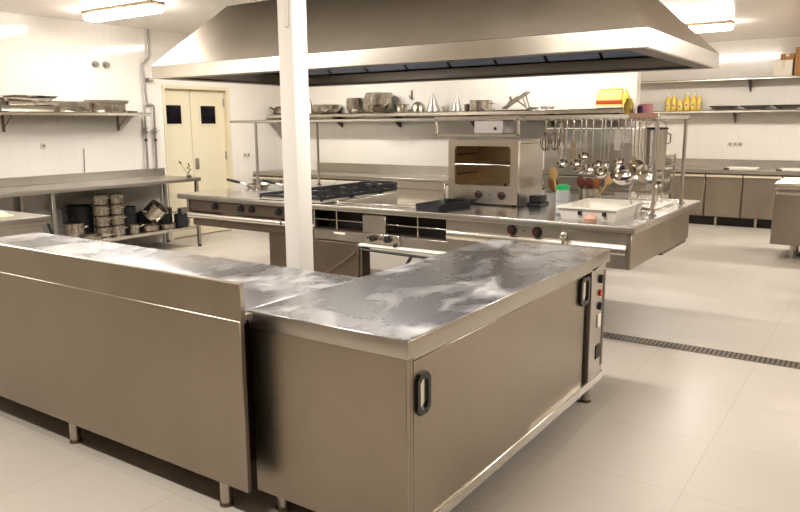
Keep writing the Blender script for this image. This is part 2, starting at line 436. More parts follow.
def recess_handle(par, y, z, w=.085, h=.15, x=BX1-.012):
    f = MB()
    o = [(y-w/2, z-h/2+.02), (y-w/2+.02, z-h/2), (y+w/2-.02, z-h/2), (y+w/2, z-h/2+.02), (y+w/2, z+h/2-.02), (y+w/2-.02, z+h/2), (y-w/2+.02, z+h/2), (y-w/2, z+h/2-.02)]
    c = [(y+(a-y)*.60, z+(e-z)*.74) for a, e in o]
    n = 8
    vs = [(x-.004, a, e) for a, e in o]+[(x+.010, a, e) for a, e in o]+[(x+.010, a, e) for a, e in c]+[(x-.004, a, e) for a, e in c]
    fs = []
    for i in range(n):
        j = (i+1) % n
        fs += [(i, j, n+j, n+i), (n+i, n+j, 2*n+j, 2*n+i), (2*n+i, 2*n+j, 3*n+j, 3*n+i), (3*n+i, 3*n+j, j, i)]
    f.mesh(vs, fs)
    h_ = f.build('handle', 'black', par)
    MB().box(x-.003, x+.0005, y-w*.30, y+w*.30, z-h*.37, z+h*.37).build('handle_recess', 'bright', h_)
recess_handle(dr, 1.995, .632)
dr2 = MB().box(BX1-.049, BX1-.034, 2.86, 3.66, .128, .764, .003).build('sliding_door', 'panel', hb)
recess_handle(dr2, 3.625, .672, w=.13, x=BX1-.026)
MB().box(BX1-.06, BX1-.05, 3.655, 3.705, .125, .765).build('door_gap', 'recess', hb)  # dark strip painted in as the shade of the door gap
cp = MB().box(BX1-.06, BX1-.016, 3.791, 3.938, .145, .782, .004).build('control_panel', 'steel', hb)
MB().cyl((BX1-.018, 3.845, .70), (BX1+.004, 3.845, .70), .026, .022, seg=18).build('knob', 'black', cp)
MB().cyl((BX1-.018, 3.845, .62), (BX1-.004, 3.845, .62), .018, seg=18).build('indicator_light', 'red', cp)
MB().cyl((BX1-.018, 3.845, .545), (BX1+.002, 3.845, .545), .024, .02, seg=18).build('knob', 'black', cp)
MB().box(BX1-.018, BX1-.008, 3.82, 3.87, .42, .50, .005).build('thermometer', 'plastic', cp)
MB().box(BX1-.018, BX1-.010, 3.81, 3.88, .24, .32, .003).build('vent_plate', 'recess', cp)
MB().box(BX1-.018, BX1-.012, 3.90, 3.93, .18, .74, .003).build('edge_strip', 'dark_steel', cp)
for x in (-1.93, -1.30):
    for y in (1.97, 3.77):
        lg = MB().cyl((x, y, .012), (x, y, .098), .026, seg=16).build('leg', 'pot', hb)
        MB().cyl((x, y, 0), (x, y, .014), .031, .029, seg=16).build('foot', 'dark_steel', lg)

# ------------------------------------------------------------------ cooking island
IX0, IX1, IY0, IY1, IZ = -5.75, -1.30, 4.57, 6.46, .90
isl = thing('cooking_island', 'long stainless steel cooking island with burners, griddle and control panels under the hood', 'cooking island', (-3.4, 5.5, 0))
MB().box(IX0, IX1, IY0, IY1, .852, IZ-.003, .005, 2).build('worktop_edge', 'steel', isl)
MB().box(IX0+.003, IX1-.003, IY0+.003, IY1-.003, IZ-.005, IZ, .002).build('worktop', 'island_top', isl)
FY = IY0+.03
MB().box(IX1-.06, IX1-.03, FY, IY1-.26, .61, .852, .003).build('end_panel', 'panel', isl)
MB().box(IX0+.10, IX0+.13, FY, IY1-.32, .66, .852, .003).build('end_panel', 'panel', isl)
MB().box(IX0+.13, IX1-.06, IY1-.36, IY1-.33, .61, .852, .003).build('rear_panel', 'steel', isl)
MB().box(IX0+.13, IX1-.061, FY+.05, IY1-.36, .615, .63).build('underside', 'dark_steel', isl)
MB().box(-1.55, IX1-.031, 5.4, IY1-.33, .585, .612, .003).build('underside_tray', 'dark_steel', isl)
# left module front
fp = MB().box(IX0+.13, -4.02, FY+.02, FY+.05, .735, .852, .003).build('control_fascia', 'dark_steel', isl)
MB().box(IX0+.14, -4.05, FY+.012, FY+.022, .748, .838, .002).build('recess_strip', 'dark_steel', fp)
for x in (-4.905, -4.765, -4.43, -4.28, -5.25):
    k = MB().cyl((x, FY+.015, .80), (x, FY-.02, .80), .033, .028, seg=18)
    k.box(x-.007, x+.007, FY-.03, FY-.015, .772, .828, .002)
    k.build('knob', 'black', fp)
def bull(y, z0, z1, x0, x1):
    r = (z1-z0)/2; zc = (z0+z1)/2
    pr = [(y+.05, z0)]+[(y+.012-.022*math.sin(PI*i/8), zc-r*math.cos(PI*i/8)) for i in range(9)]+[(y+.05, z1)]
    return MB().prism(pr, 'x', x0, x1)
bull(FY, .672, .728, IX0+.11, -4.02).build('front_rail', 'bright', isl)
MB().box(-4.40, -4.385, FY-.012, FY+.02, .685, .716, .002).build('latch', 'black', isl)
MB().box(IX0+.16, -4.02, FY+.02, FY+.05, .60, .668, .003).build('lower_fascia', 'dark_steel', isl)
# middle module: dark slots with rods
MB().box(-4.02, -2.70, FY+.20, FY+.22, .69, .852).build('slot_back', 'recess', isl)
MB().box(-4.02, -2.70, FY, FY+.20, .682, .692, .001).build('slot_floor', 'dark_steel', isl)
sf = MB()
for x in (-4.02, -3.775, -2.972, -2.712): sf.box(x, x+.012, FY, FY+.012, .69, .852, .002)
sf.box(-4.02, -2.70, FY+.002, FY+.010, .766, .774, .001)
sf.build('slot_frame', 'bright', isl)
MB().box(-3.488, -3.262, FY-.012, FY+.03, .69, .838, .004).build('centre_plate', 'steel', isl)
MB().box(-4.02, -2.70, FY, FY+.03, .60, .682, .003).build('lower_fascia', 'steel', isl)
MB().box(-3.80, -3.68, FY-.002, FY+.004, .655, .672, .001).build('rating_plate', 'plastic', isl)
cb = MB().box(-3.46, -3.13, FY-.014, FY+.002, .612, .69, .004).build('control_box', 'bright', isl)
for x, r in ((-3.375, .030), (-3.235, .030), (-3.435, .010), (-3.305, .010)):
    MB().cyl((x, FY-.012, .655), (x, FY-.012-(.034 if r > .02 else .01), .655), r, r*.85, seg=18).build('knob', 'black', cb)
MB().cyl((-3.16, FY-.012, .618), (-3.16, FY-.04, .612), .014, seg=10).build('tap', 'black', cb)
bull(FY-.02, .572, .602, -3.52, -2.0).build('white_front_rail', 'plastic', isl)
MB().tube([(-3.50, FY-.03, .556), (-2.9, FY-.04, .548), (-2.1, FY-.04, .545)], .011, 8).build('black_bar', 'black', isl)
MB().tube([(-2.995, FY-.04, .548), (-3.03, FY-.02, .51), (-3.075, FY, .46), (-3.07, FY+.05, .44)], .013, 8).build('hose', 'black', isl)
MB().tube([(-3.56, FY-.01, .53), (-3.7, FY-.02, .42), (-3.9, FY-.03, .30)], .008, 8).build('gas_pipe', 'dark_steel', isl)
# right module
rf = MB().box(-2.70, IX1-.06, FY, FY+.03, .772, .852, .003).build('control_fascia', 'steel', isl)
for x in (-2.168, -1.978):
    k = MB().cyl((x, FY+.002, .812), (x, FY-.012, .812), .036, seg=20).build('knob', 'black', rf)
    MB().cyl((x, FY-.012, .812), (x, FY-.034, .812), .027, .024, seg=18).build('knob_cap', 'redknob', k)
MB().cyl((-2.075, FY+.002, .814), (-2.075, FY-.004, .814), .006, seg=10).build('indicator_light', 'black', rf)
tp = MB().cyl((-1.765, FY+.002, .80), (-1.765, FY-.05, .80), .014, seg=12).sphere((-1.765, FY-.06, .815), .030)
tp.cyl((-1.765, FY-.06, .80), (-1.765, FY-.06, .74), .012, seg=12); tp.build('drain_tap', 'polish', rf)
bull(FY-.012, .700, .772, -2.70, IX1-.06).build('front_rail', 'bright', isl)
MB().box(-2.70, IX1-.06, FY, FY+.03, .61, .70, .003).build('lower_fascia', 'steel', isl)
# burners : eight flat burner caps under the grates
GX = (-4.56, -4.18); GY = (4.90, 5.34, 5.78, 6.22)
MB().box(-4.77, -3.97, 4.66, 6.45, .8995, .903, .001).build('burner_tray', 'sheentone', isl)
for gx in GX:
    for gy in GY:
        MB().lathe([(0, 0), (.055, 0), (.055, .012), (.04, .014), (.04, .02), (0, .022)], (gx, gy, .903), 18).build('burner', 'iron', isl)
# griddle on the worktop
gr = MB()
gr.box(-3.86, -3.06, 4.74, 5.86, .9, .906, .001); gr.build('griddle_plate', 'dull', isl)
gr = MB().box(-3.88, -3.84, 4.72, 5.88, .9, .922, .006).box(-3.06, -3.04, 4.72, 5.88, .9, .922, .006).box(-3.84, -3.06, 5.85, 5.88, .9, .922, .006).box(-3.84, -3.06, 4.72, 4.745, .9, .915, .004)
gr.build('griddle_rim', 'bright', isl)
gs = MB().box(-3.42, -2.955, 4.985, 5.005, .906, 1.105, .003)
gs.build('griddle_shield', 'bright', isl)
MB().box(-3.42, -2.955, 4.979, 4.986, 1.02, 1.027).box(-3.42, -2.955, 4.979, 4.986, 1.088, 1.094).build('shield_seams', 'dark_steel', isl)

grate = thing('burner_grate', 'x', 'burner grate', (0, 0, 0), 0, 'black burner grates on the island')
b = MB()
w, d = .175, .205
for s in (-1, 1):
    b.box(-w, w, s*d-.012, s*d+.012, .012, .038, .003); b.box(s*w-.012, s*w+.012, -d, d, .012, .038, .003)
for a in range(4):
    an = a*PI/2+PI/4
    ex, ey = math.cos(an), math.sin(an)
    L = min(w/abs(ex) if abs(ex) > 1e-6 else 9, d/abs(ey) if abs(ey) > 1e-6 else 9)
    b.tube([(ex*.035, ey*.035, .036), (ex*L*.6, ey*L*.6, .040), (ex*L, ey*L, .028)], .010, 6)
for sx in (-1, 1):
    for sy in (-1, 1): b.box(sx*w-.01, sx*w+.01, sy*d-.01, sy*d+.01, 0, .012)
b.lathe([(.045, .028), (.06, .028), (.06, .042), (.045, .042), (.045, .028)], (0, 0, 0), 16)
b.build('grid', 'iron', grate, world=False)
ordn = ('first', 'second', 'third', 'fourth')
first = True
for i, gx in enumerate(GX):
    for j, gy in enumerate(GY):
        lab = 'black cast iron burner grate, %s from the front in the row %s the griddle' % (ordn[j], 'beside' if i else 'farther from')
        if first: grate.location = (gx, gy, .903); grate['label'] = lab; first = False
        else: dup(grate, (gx, gy, .903), None, lab)

# base cabinet below the island
pc = thing('base_cabinet', 'dark steel base cabinet standing on the floor below the cooking island', 'cabinet', (-4.05, 4.75, 0))
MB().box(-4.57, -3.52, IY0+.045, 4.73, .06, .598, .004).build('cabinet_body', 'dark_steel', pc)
MB().box(-4.54, -3.55, IY0+.033, IY0+.044, .09, .585, .003).build('cabinet_door', 'dark_steel', pc)
MB().box(-4.50, -3.6, IY0+.06, 4.72, 0, .06).build('plinth_shade', 'recess', pc)
MB().box(-2.85, -2.0, 5.0, 6.0, .05, .615, .004).build('pedestal', 'dark_steel', isl)
MB().box(-2.80, -2.05, 5.05, 5.95, 0, .05).build('plinth_shade', 'recess', isl)

# ------------------------------------------------------------------ overhead rack on the island
rk = thing('overhead_rack', 'stainless steel overhead rack on four posts standing along the cooking island', 'rack', (-3.4, 5.6, IZ))
PY0, PY1 = 5.20, 6.08
for (x, y) in ((-5.27, PY0), (-5.22, PY1), (-1.365, PY0), (-1.385, 6.12)):
    p_ = MB().cyl((x, y, IZ), (x, y, 1.575), .014, seg=14).build('post', 'steel', rk)
    MB().lathe([(0, 0), (.032, 0), (.032, .008), (.018, .02), (.016, .04), (0, .04)], (x, y, IZ), 18).build('post_flange', 'polish', p_)
MB().box(-5.62, -2.36, PY0-.02, PY1+.02, 1.578, 1.604, .004).build('shelf_board', 'steel', rk)
b = MB().box(-2.36, -1.355, PY0-.02, PY0+.02, 1.575, 1.615, .004).box(-2.36, -1.355, PY1, PY1+.06, 1.575, 1.605, .004).box(-1.395, -1.355, PY0, PY1+.04, 1.575, 1.605, .003)
b.build('rack_frame', 'bright', rk)
MB().box(-1.56, -1.36, PY0-.024, PY0-.018, 1.580, 1.618, .002).build('rail_strip', 'striptone', rk)
b = MB()
for i in range(6): b.box(-2.36, -1.395, PY0+.10+i*.135, PY0+.14+i*.135, 1.588, 1.594)
b.build('shelf_slats', 'steel', rk)
MB().tube([(-2.33, PY0-.045, 1.572), (-1.38, PY0-.045, 1.572)], .006, 10).box(-2.335, -2.32, PY0-.05, PY0, 1.567, 1.58).box(-1.40, -1.385, PY0-.05, PY0, 1.567, 1.58).build('hanging_rail', 'dark_steel', rk)
# hanging frame over the grill
b = MB()
hx0, hx1 = -3.165, -2.405
b.box(hx0, hx0+.02, PY0-.02, PY0, 1.455, 1.605, .002).box(hx1-.02, hx1, PY0-.02, PY0, 1.455, 1.605, .002).box(hx0, hx1, PY0-.02, PY0, 1.45, 1.472, .002).box(hx0, hx1, PY0-.022, PY0-.002, 1.588, 1.612, .002)
b.build('hanging_frame', 'bright', rk)
bx = MB().box(-2.80, -2.545, PY0-.015, PY0+.20, 1.474, 1.577, .006).build('power_box', 'boxgrey', rk)
MB().cyl((-2.61, PY0-.014, 1.515), (-2.61, PY0-.024, 1.515), .012, seg=14).build('button', 'black', bx)

# ------------------------------------------------------------------ salamander grill
sg = thing('salamander_grill', 'open fronted stainless steel salamander grill with wire rack and two black knobs', 'grill', (-2.72, 5.42, IZ))
SX0, SX1, SY0, SY1, S0, S1 = -3.04, -2.41, 5.19, 5.68, .915, 1.425
b = MB()
b.box(SX0, SX1, SY0+.03, SY1, S1-.03, S1, .004).box(SX0, SX0+.025, SY0+.03, SY1, S0, S1-.03, .003).box(SX1-.025, SX1, SY0+.03, SY1, S0, S1-.03, .003)
b.box(SX0+.025, SX1-.025, SY1-.02, SY1, S0, S1-.03).box(SX0+.025, SX1-.025, SY0+.03, SY1-.02, S0, S0+.13)
b.build('casing', 'steel', sg)
def frame_mesh(x0, x1, z0, z1, ix0, ix1, iz0, iz1, y0, y1, rad=.03):
    def rr(a0, a1, c0, c1, r):
        out = []
        for (cx, cz, s) in ((a1-r, c1-r, 0), (a0+r, c1-r, 1), (a0+r, c0+r, 2), (a1-r, c0+r, 3)):
            for i in range(5):
                an = s*PI/2+i*PI/8
                out.append((cx+r*math.cos(an), cz+r*math.sin(an)))
        return out
    o = rr(x0, x1, z0, z1, .006); c = rr(ix0, ix1, iz0, iz1, rad); n = 20
    vs = [(a, y1, e) for a, e in o]+[(a, y0, e) for a, e in o]+[(a, y0, e) for a, e in c]+[(a, y1, e) for a, e in c]
    fs = []
    for i in range(n):
        j = (i+1) % n
        fs += [(i, j, n+j, n+i), (n+i, n+j, 2*n+j, 2*n+i), (2*n+i, 2*n+j, 3*n+j, 3*n+i), (3*n+i, 3*n+j, j, i)]
    return MB().mesh(vs, fs)
fr = frame_mesh(SX0, SX1, S0, S1, SX0+.06, SX1-.065, S0+.145, S1-.05, SY0, SY0+.032).build('front_frame', 'bright', sg)
b = MB().mesh([(SX0+.026, SY0+.032, S0+.131), (SX1-.026, SY0+.032, S0+.131), (SX1-.026, SY1-.021, S0+.131), (SX0+.026, SY1-.021, S0+.131),
               (SX0+.026, SY0+.032, S1-.031), (SX1-.026, SY0+.032, S1-.031), (SX1-.026, SY1-.021, S1-.031), (SX0+.026, SY1-.021, S1-.031)],
              ((0, 1, 2, 3), (3, 2, 6, 7), (0, 3, 7, 4), (1, 2, 6, 5), (4, 5, 6, 7)))
b.build('cavity_liner', 'ovenglass', sg)
b = MB()
zr = 1.225
b.tube([(SX0+.05, SY0+.04, zr), (SX1-.05, SY0+.04, zr)], .006, 8).tube([(SX0+.05, SY1-.04, zr), (SX1-.05, SY1-.04, zr)], .006, 8)
for i in range(18):
    x = SX0+.06+i*.0293
    b.tube([(x, SY0+.04, zr), (x, SY1-.04, zr)], .003, 6)
b.build('wire_rack', 'polish', sg)
b = MB()
for i in range(3):
    z = 1.14+i*.08
    b.tube([(SX0+.05, SY0+.06, z), (SX0+.05, SY1-.08, z)], .008, 8)
b.build('rack_runners', 'dark_steel', sg)
for x in (-2.752, -2.545):
    k = MB().cyl((x, SY0+.001, .985), (x, SY0-.012, .985), .032, seg=20).build('knob', 'black', fr)
    MB().cyl((x, SY0-.012, .985), (x, SY0-.032, .985), .022, .02, seg=18).build('knob_cap', 'redknob', k)
MB().cyl((-2.655, SY0+.001, .99), (-2.655, SY0-.003, .99), .007, seg=10).build('indicator_light', 'dark_steel', fr)
MB().cyl((-2.51, SY0-.002, 1.075), (-2.51, SY0-.015, 1.075), .012, seg=10).build('lever', 'black', fr)
for x in (SX0+.05, SX1-.05):
    for y in (SY0+.05, SY1-.05): MB().cyl((x, y, IZ), (x, y, S0+.004), .02, seg=12).build('foot', 'black', sg)

# things on the island top
dt = thing('drip_tray', 'shallow dark tray lying on the island beside the salamander grill', 'tray', (-3.05, 4.85, IZ))
b = MB().prism([(-.095, 0), (.095, 0), (.115, .045), (.105, .045), (.088, .008), (-.088, .008), (-.105, .045), (-.115, .045)], 'y', -.24, .24)
b.box(-.10, .10, -.245, -.235, 0, .045).box(-.10, .10, .235, .245, 0, .045)
o = b.build('tray_body', 'iron', dt, world=False)
dt.location = (-2.905, 4.89, IZ); dt.rotation_euler = (0, 0, 0)

def frying_pan(loc, rotz, label):
    r = thing('frying_pan', label, 'frying pan', loc, rotz, 'frying pans on the island')
    MB().lathe(pan_profile(.135, .04, taper=.025), (0, 0, 0), 28).build('pan_body', 'bright', r, world=False)
    MB().tube([(.12, 0, .035), (.17, 0, .05), (.20, 0, .058)], .008, 8).build('handle_stem', 'pot', r, world=False)
    MB().tube([(.19, 0, .056), (.25, 0, .068), (.34, 0, .088)], [.012, .016, .014], 10).build('handle', 'black', r, world=False)
    return r
fpn = frying_pan((-5.52, 5.44, IZ), math.radians(205), 'pale frying pan with raised black handle at the island end nearest the doors')
dup(fpn, (-5.09, 5.52, IZ), math.radians(200), 'pale frying pan with raised black handle between the burners and the rack post')

# white tub, jug, wooden tools, trays near the utensils
tub = thing('plastic_tub', 'white rectangular plastic tub on the island below the hanging ladles', 'tub', (-1.675, 5.03, IZ))
w, d, h = .205, .31, .075
b = MB()
o1 = [(-w+.02, -d+.02), (w-.02, -d+.02), (w-.02, d-.02), (-w+.02, d-.02)]; o2 = [(-w, -d), (w, -d), (w, d), (-w, d)]
vs = [(x, y, 0) for x, y in o1]+[(x, y, h) for x, y in o2]+[(x*1.05, y*1.035, h) for x, y in o2]+[(x*1.05, y*1.035, h+.012) for x, y in o2]+[(x*.97, y*.98, h+.012) for x, y in o2]+[(x*.96, y*.97, .006) for x, y in o1]
fs = [(3, 2, 1, 0), (20, 21, 22, 23)]
for L in range(5):
    for i in range(4):
        j = (i+1) % 4; fs.append((L*4+i, L*4+j, (L+1)*4+j, (L+1)*4+i))
b.mesh(vs, fs); b.build('tub_body', 'plastic', tub, world=False)
for x in (-.05, .12): MB().box(x-.014, x+.014, -d-.006, -d+.012, .035, .062, .003).build('clip', 'black', tub, world=False)
jug = thing('plastic_jug', 'clear plastic jug with green lid beside the wooden spoons', 'jug', (-1.955, 4.985, IZ))
MB().lathe([(0, 0), (.050, 0), (.053, .01), (.055, .15), (.046, .18), (.044, .18), (.050, .148), (.048, .012), (0, .008)], (0, 0, 0), 24).build('jug_body', 'glass', jug, world=False)
MB().lathe([(0, .009), (.046, .009), (.048, .085), (0, .087)], (0, 0, 0), 24).build('contents', 'plastic', jug, world=False)
MB().lathe([(0, .178), (.049, .178), (.049, .205), (.03, .213), (0, .213)], (0, 0, 0), 24).build('lid', 'green', jug, world=False)
tag(MB().box(-2.38, -2.26, 5.30, 5.48, IZ, IZ+.03, .006).box(-2.37, -2.27, 5.32, 5.46, IZ+.03, IZ+.085, .008).build('food_container', 'black'), 'small black container on the island behind the grill side', 'container')
tag(MB().lathe([(0, 0), (.04, 0), (.045, .025), (.03, .05), (0, .05)], (-1.625, 4.655, IZ), 16).build('sponge_cup', 'pinkish'), 'small pinkish cup in front of the white tub', 'cup')
hold = thing('utensil_holder', 'steel pot holding wooden spoons on the island behind the white tub', 'holder', (-1.93, 5.50, IZ))
MB().lathe(pan_profile(.085, .15), (0, 0, 0), 24).build('pot_body', 'pot', hold, world=False)
def wspoon(base, tip, m, label, head=.034, name='wooden_spoon', flat=.35):
    base, tip = Vector(base), Vector(tip); d = (tip-base)
    r = thing(name, label, 'wooden spoon', tuple(base), 0, 'wooden spoons on the island')
    MB().tube([(0, 0, 0), tuple(d*.5), tuple(d*.86)], [.007, .008, .009], 8).build('handle', m, r, world=False)
    b = MB(); q = Vector((0, 0, 1)).rotation_difference(d.normalized()).to_matrix().to_4x4()
    b.sphere((0, 0, 0), head, 14, 1, flat, 1.55, Matrix.Translation(d*.93) @ q); b.build('spoon_head', m, r, world=False)
    return r
wspoon((-1.95, 5.49, IZ+.01), (-1.99, 5.44, 1.11), 'wood3', 'dark reddish wooden spoon in the utensil pot, nearest the jug')
wspoon((-1.93, 5.50, IZ+.01), (-1.925, 5.45, 1.10), 'wood3', 'dark reddish wooden spoon standing upright in the middle of the utensil pot')
wspoon((-1.92, 5.50, IZ+.01), (-1.87, 5.46, 1.105), 'wood2', 'brown wooden spoon leaning in the utensil pot beside the upright dark one')
wspoon((-1.91, 5.51, IZ+.01), (-1.76, 5.47, 1.14), 'wood', 'pale wooden spoon leaning far over the rim of the utensil pot', flat=.25)
wspoon((-2.185, 5.50, IZ), (-2.245, 5.50, 1.17), 'wood', 'long pale wooden spatula standing upright by the grill side', .038, 'wooden_spatula', .2)
wspoon((-2.21, 5.60, IZ), (-2.29, 5.62, 1.07), 'wood2', 'brown wooden paddle leaning by the grill side below the whisks', .045, 'wooden_paddle', .2)
bd = tag(MB().box(-1.66, -1.41, 5.52, 6.02, IZ, IZ+.006, .002).box(-1.65, -1.42, 5.53, 6.01, IZ+.006, IZ+.016, .004).build('baking_sheet', 'bright'), 'flat steel sheet lying on the island end between the two rack posts', 'tray')
wl_ = thing('wire_strainer', 'large round wire strainer leaning against the rack post at the island end', 'strainer', (-1.47, 5.26, IZ))
rg = [(math.sin(a)*.10, .06-.0, .135+math.cos(a)*.135) for a in [2*PI*k/28 for k in range(28)]]
MB().tube(rg, .005, 6, closed=True).build('ring', 'polish', wl_, world=False)
b = MB()
for k in range(-3, 4):
    x = k*.027; hh = .135*math.sqrt(max(0, 1-(x/.10)**2))
    b.tube([(x, .06, .135-hh), (x, .10, .135), (x, .06, .135+hh)], .0012, 5)
b.build('wire_mesh', 'polish', wl_, world=False)
MB().tube([(0, .06, .27), (.0, -.02, .45), (.0, -.09, .655)], .006, 8).build('handle', 'polish', wl_, world=False)

# ------------------------------------------------------------------ hanging utensils
HYR = PY0-.045; HZR = 1.572
def hook_pts(L, lean=0.0):
    p = [(0, .008, -.006)]
    for k in range(7):
        a = -PI*.15+k*PI*1.05/6
        p.append((0, math.cos(a)*.011, math.sin(a)*.011+.001))
    p += [(0, -.014, -.03), (lean*.4, -.014, -L*.5), (lean, -.014, -L)]
    return p
def ladle(x, zc, r, label, lean=0.0):
    L = HZR-zc-.5*r
    t_ = thing('ladle', label, 'ladle', (x-lean, HYR, HZR), 0, 'steel utensils hanging from the rack rail')
    MB().tube(hook_pts(L, lean), .0045, 7).build('handle', 'steel', t_, world=False)
    b = MB(); b.lathe(bowl_profile(r, r*.95, .15, .003), (lean, -.014-r*.9, -L-r*.62), 22, Matrix.Rotation(math.radians(38), 4, 'X'))
    b.build('ladle_bowl', 'polish', t_, world=False)
    return t_
lads = [(-2.06, 1.262, .038), (-1.955, 1.262, .038), (-1.90, 1.318, .036), (-1.925, 1.222, .038), (-1.853, 1.225, .044), (-1.795, 1.262, .034), (-1.742, 1.262, .032), (-1.765, 1.20, .044), (-1.64, 1.288, .032), (-1.585, 1.18, .082)]
llab = ['steel ladle hanging lowest beside the tongs, first from the grill', 'steel ladle second from the grill on the rack rail', 'steel ladle hanging highest in the middle cluster', 'steel ladle hanging just below the highest one',
        'wide steel ladle in the middle of the rail above the wooden spoons', 'small steel ladle beside the wide one on the far side from the grill', 'small steel ladle at the end of the middle cluster', 'steel ladle hanging lowest in the middle cluster',
        'small steel ladle hanging alone above the very large ladle', 'very large round steel ladle near the rack post']
for (x, z, r), lb in zip(lads, llab): ladle(x+.055, z-.022, r*1.08, lb, random.uniform(-.02, .02))
def whisk(x, zb, label):
    t_ = thing('whisk', label, 'whisk', (x, HYR, HZR), 0, 'steel utensils hanging from the rack rail')
    L = .085
    MB().tube(hook_pts(L), .006, 8).build('handle', 'pot', t_, world=False)
    b = MB(); H_ = HZR-zb-L
    for k in range(5):
        a = k*PI/5
        pts = [(math.cos(a)*.04*math.sin(u), -.014+math.sin(a)*.04*math.sin(u), -L-H_*(1-math.cos(u))/2) for u in [2*PI*i/20 for i in range(20)]]
        b.tube(pts, .0028, 5, closed=True)
    b.build('wires', 'dark_steel', t_, world=False)
whisk(-2.165, 1.35, 'balloon whisk hanging nearest the grill')
whisk(-2.09, 1.355, 'balloon whisk hanging beside the whisk nearest the grill')
def flat_tool(name, cat, x, zb, w, hl, label, slots=False, m='polish'):
    t_ = thing(name, label, cat, (x, HYR, HZR), 0, 'steel utensils hanging from the rack rail')
    L = HZR-zb-hl
    MB().tube(hook_pts(L), .005, 7).build('handle', 'polish', t_, world=False)
    b = MB().prism([(-w*.3, -L+.01), (w*.3, -L+.01), (w*.5, -L-hl*.3), (w*.5, -L-hl), (-w*.5, -L-hl), (-w*.5, -L-hl*.3)], 'y', -.016, -.012)
    b.build('blade', m, t_, world=False)
def tongs(x, zb, label):
    t_ = thing('tongs', label, 'tongs', (x, HYR, HZR), 0, 'steel utensils hanging from the rack rail')
    L = HZR-zb
    ring = [(0, math.cos(a)*.012-.003, math.sin(a)*.012) for a in [2*PI*k/12 for k in range(12)]]
    MB().tube(ring, .003, 6, closed=True).build('hanging_ring', 'polish', t_, world=False)
    for s in (-1, 1):
        MB().tube([(0, -.014, -.012), (s*.018, -.014, -.10), (s*.024, -.014, -L*.65), (s*.008, -.014, -L)], [.006, .008, .009, .006], 8).build('arm', 'polish', t_, world=False)
tongs(-2.04, 1.275, 'long steel tongs hanging between the whisks and the first ladle')
flat_tool('fish_slice', 'spatula', -1.945, 1.29, .05, .12, 'narrow steel turner hanging between the first and second ladles')
flat_tool('fish_slice', 'spatula', -1.62, 1.36, .045, .14, 'dark narrow turner hanging beside the lone small ladle', m='dull')
def skimmer(x, zc, r, label, rot=0.0):
    t_ = thing('skimmer', label, 'skimmer', (x, HYR, HZR), 0, 'steel utensils hanging from the rack rail')
    L = HZR-zc-r*.8
    MB().tube(hook_pts(L), .005, 7).build('handle', 'polish', t_, world=False)
    b = MB(); b.lathe([(0, 0), (r*.6, .003), (r*.95, .014), (r, .02), (r*.93, .018), (r*.6, .007), (0, .004)], (0, -.016, -L-r*.8), 22, Matrix.Rotation(rot, 4, 'Z') @ Matrix.Rotation(math.radians(82), 4, 'X'))
    b.build('disc', 'polish', t_, world=False)
skimmer(-1.47, 1.24, .055, 'round steel skimmer hanging between the very large ladle and the rack post')
skimmer(-1.425, 1.20, .062, 'round steel skimmer hanging right against the rack post', .4)
flat_tool('fish_slice', 'spatula', -1.50, 1.18, .055, .13, 'steel turner hanging behind the very large ladle')
# tall measuring container hung at the rack end
mc = thing('steel_canister', 'tall steel canister with dark rim hanging at the island end of the rack', 'canister', (-1.475, 5.62, 1.205))
MB().lathe([(0, 0), (.068, 0), (.072, .006), (.075, .30), (.079, .306), (.072, .306), (.069, .008), (0, .006)], (0, 0, 0), 26).build('canister_body', 'dull', mc, world=False)
MB().lathe([(.074, .296), (.081, .296), (.081, .312), (.074, .312)], (0, 0, 0), 26).build('rim', 'black', mc, world=False)
MB().tube([(.075, 0, .27), (.10, 0, .26), (.10, 0, .20), (.075, 0, .19)], .005, 8).build('handle', 'dark_steel', mc, world=False)
MB().tube([(0, 0, .375), (-.05, 0, .35), (-.074, 0, .305)], .0035, 6).tube([(0, 0, .375), (.05, 0, .35), (.074, 0, .305)], .0035, 6).build('hanger', 'polish', mc, world=False)

# ------------------------------------------------------------------ fridge counters
def fridge_counter(label, x0, x1, y0, y1, ndoor, zt, legs=True, splash=None):
    r = thing('refrigerated_counter', label, 'refrigerated counter', ((x0+x1)/2, (y0+y1)/2, 0), 0, 'undercounter fridges along the walls')
    MB().box(x0, x1, y0-.015, y1, zt-.05, zt, .004).build('worktop', 'steel', r)
    MB().box(x0+.01, x1-.01, y0+.02, y1-.01, .14, zt-.05, .003).build('cabinet_body', 'dark_steel', r)
    if splash: MB().box(splash[0], splash[1], y1-.02, y1, zt, zt+.13, .003).build('backsplash', 'steel', r)
    w = (x1-x0-.04)/ndoor
    for i in range(ndoor):
        a = x0+.02+i*w
        dd = MB().box(a+.012, a+w-.012, y0-.005, y0+.02, .15, zt-.07, .005).build('fridge_door', 'panel', r)
        MB().prism([(y0-.005, zt-.075), (y0-.045, zt-.080), (y0-.045, zt-.100), (y0-.035, zt-.106), (y0-.005, zt-.106)], 'x', a+.012, a+w-.012).build('door_pull', 'sheentone', dd)
    MB().box(x0+.03, x1-.03, y0+.12, y1-.02, 0, .14).build('plinth_shade', 'recess', r)  # black block standing in for the shadow beneath the fridges
    n = max(2, ndoor)
    for i in range(n):
        for y in (y0+.08, y1-.08):
            xx = x0+.15+(x1-x0-.3)*i/(n-1)
            MB().cyl((xx, y, 0), (xx, y, .145), .022, seg=12).build('leg', 'pot', r)
    return r
fridge_counter('long low steel fridge counter with a backsplash along the wall behind the burners', -8.09, -3.15, 7.90, 8.54, 9, .855, splash=(-7.35, -3.15))
fridge_counter('steel fridge counter against the far wall below the shelf of dark pans', -2.83, 1.35, 11.62, 12.29, 8, .85, splash=(-4.15, 1.35))
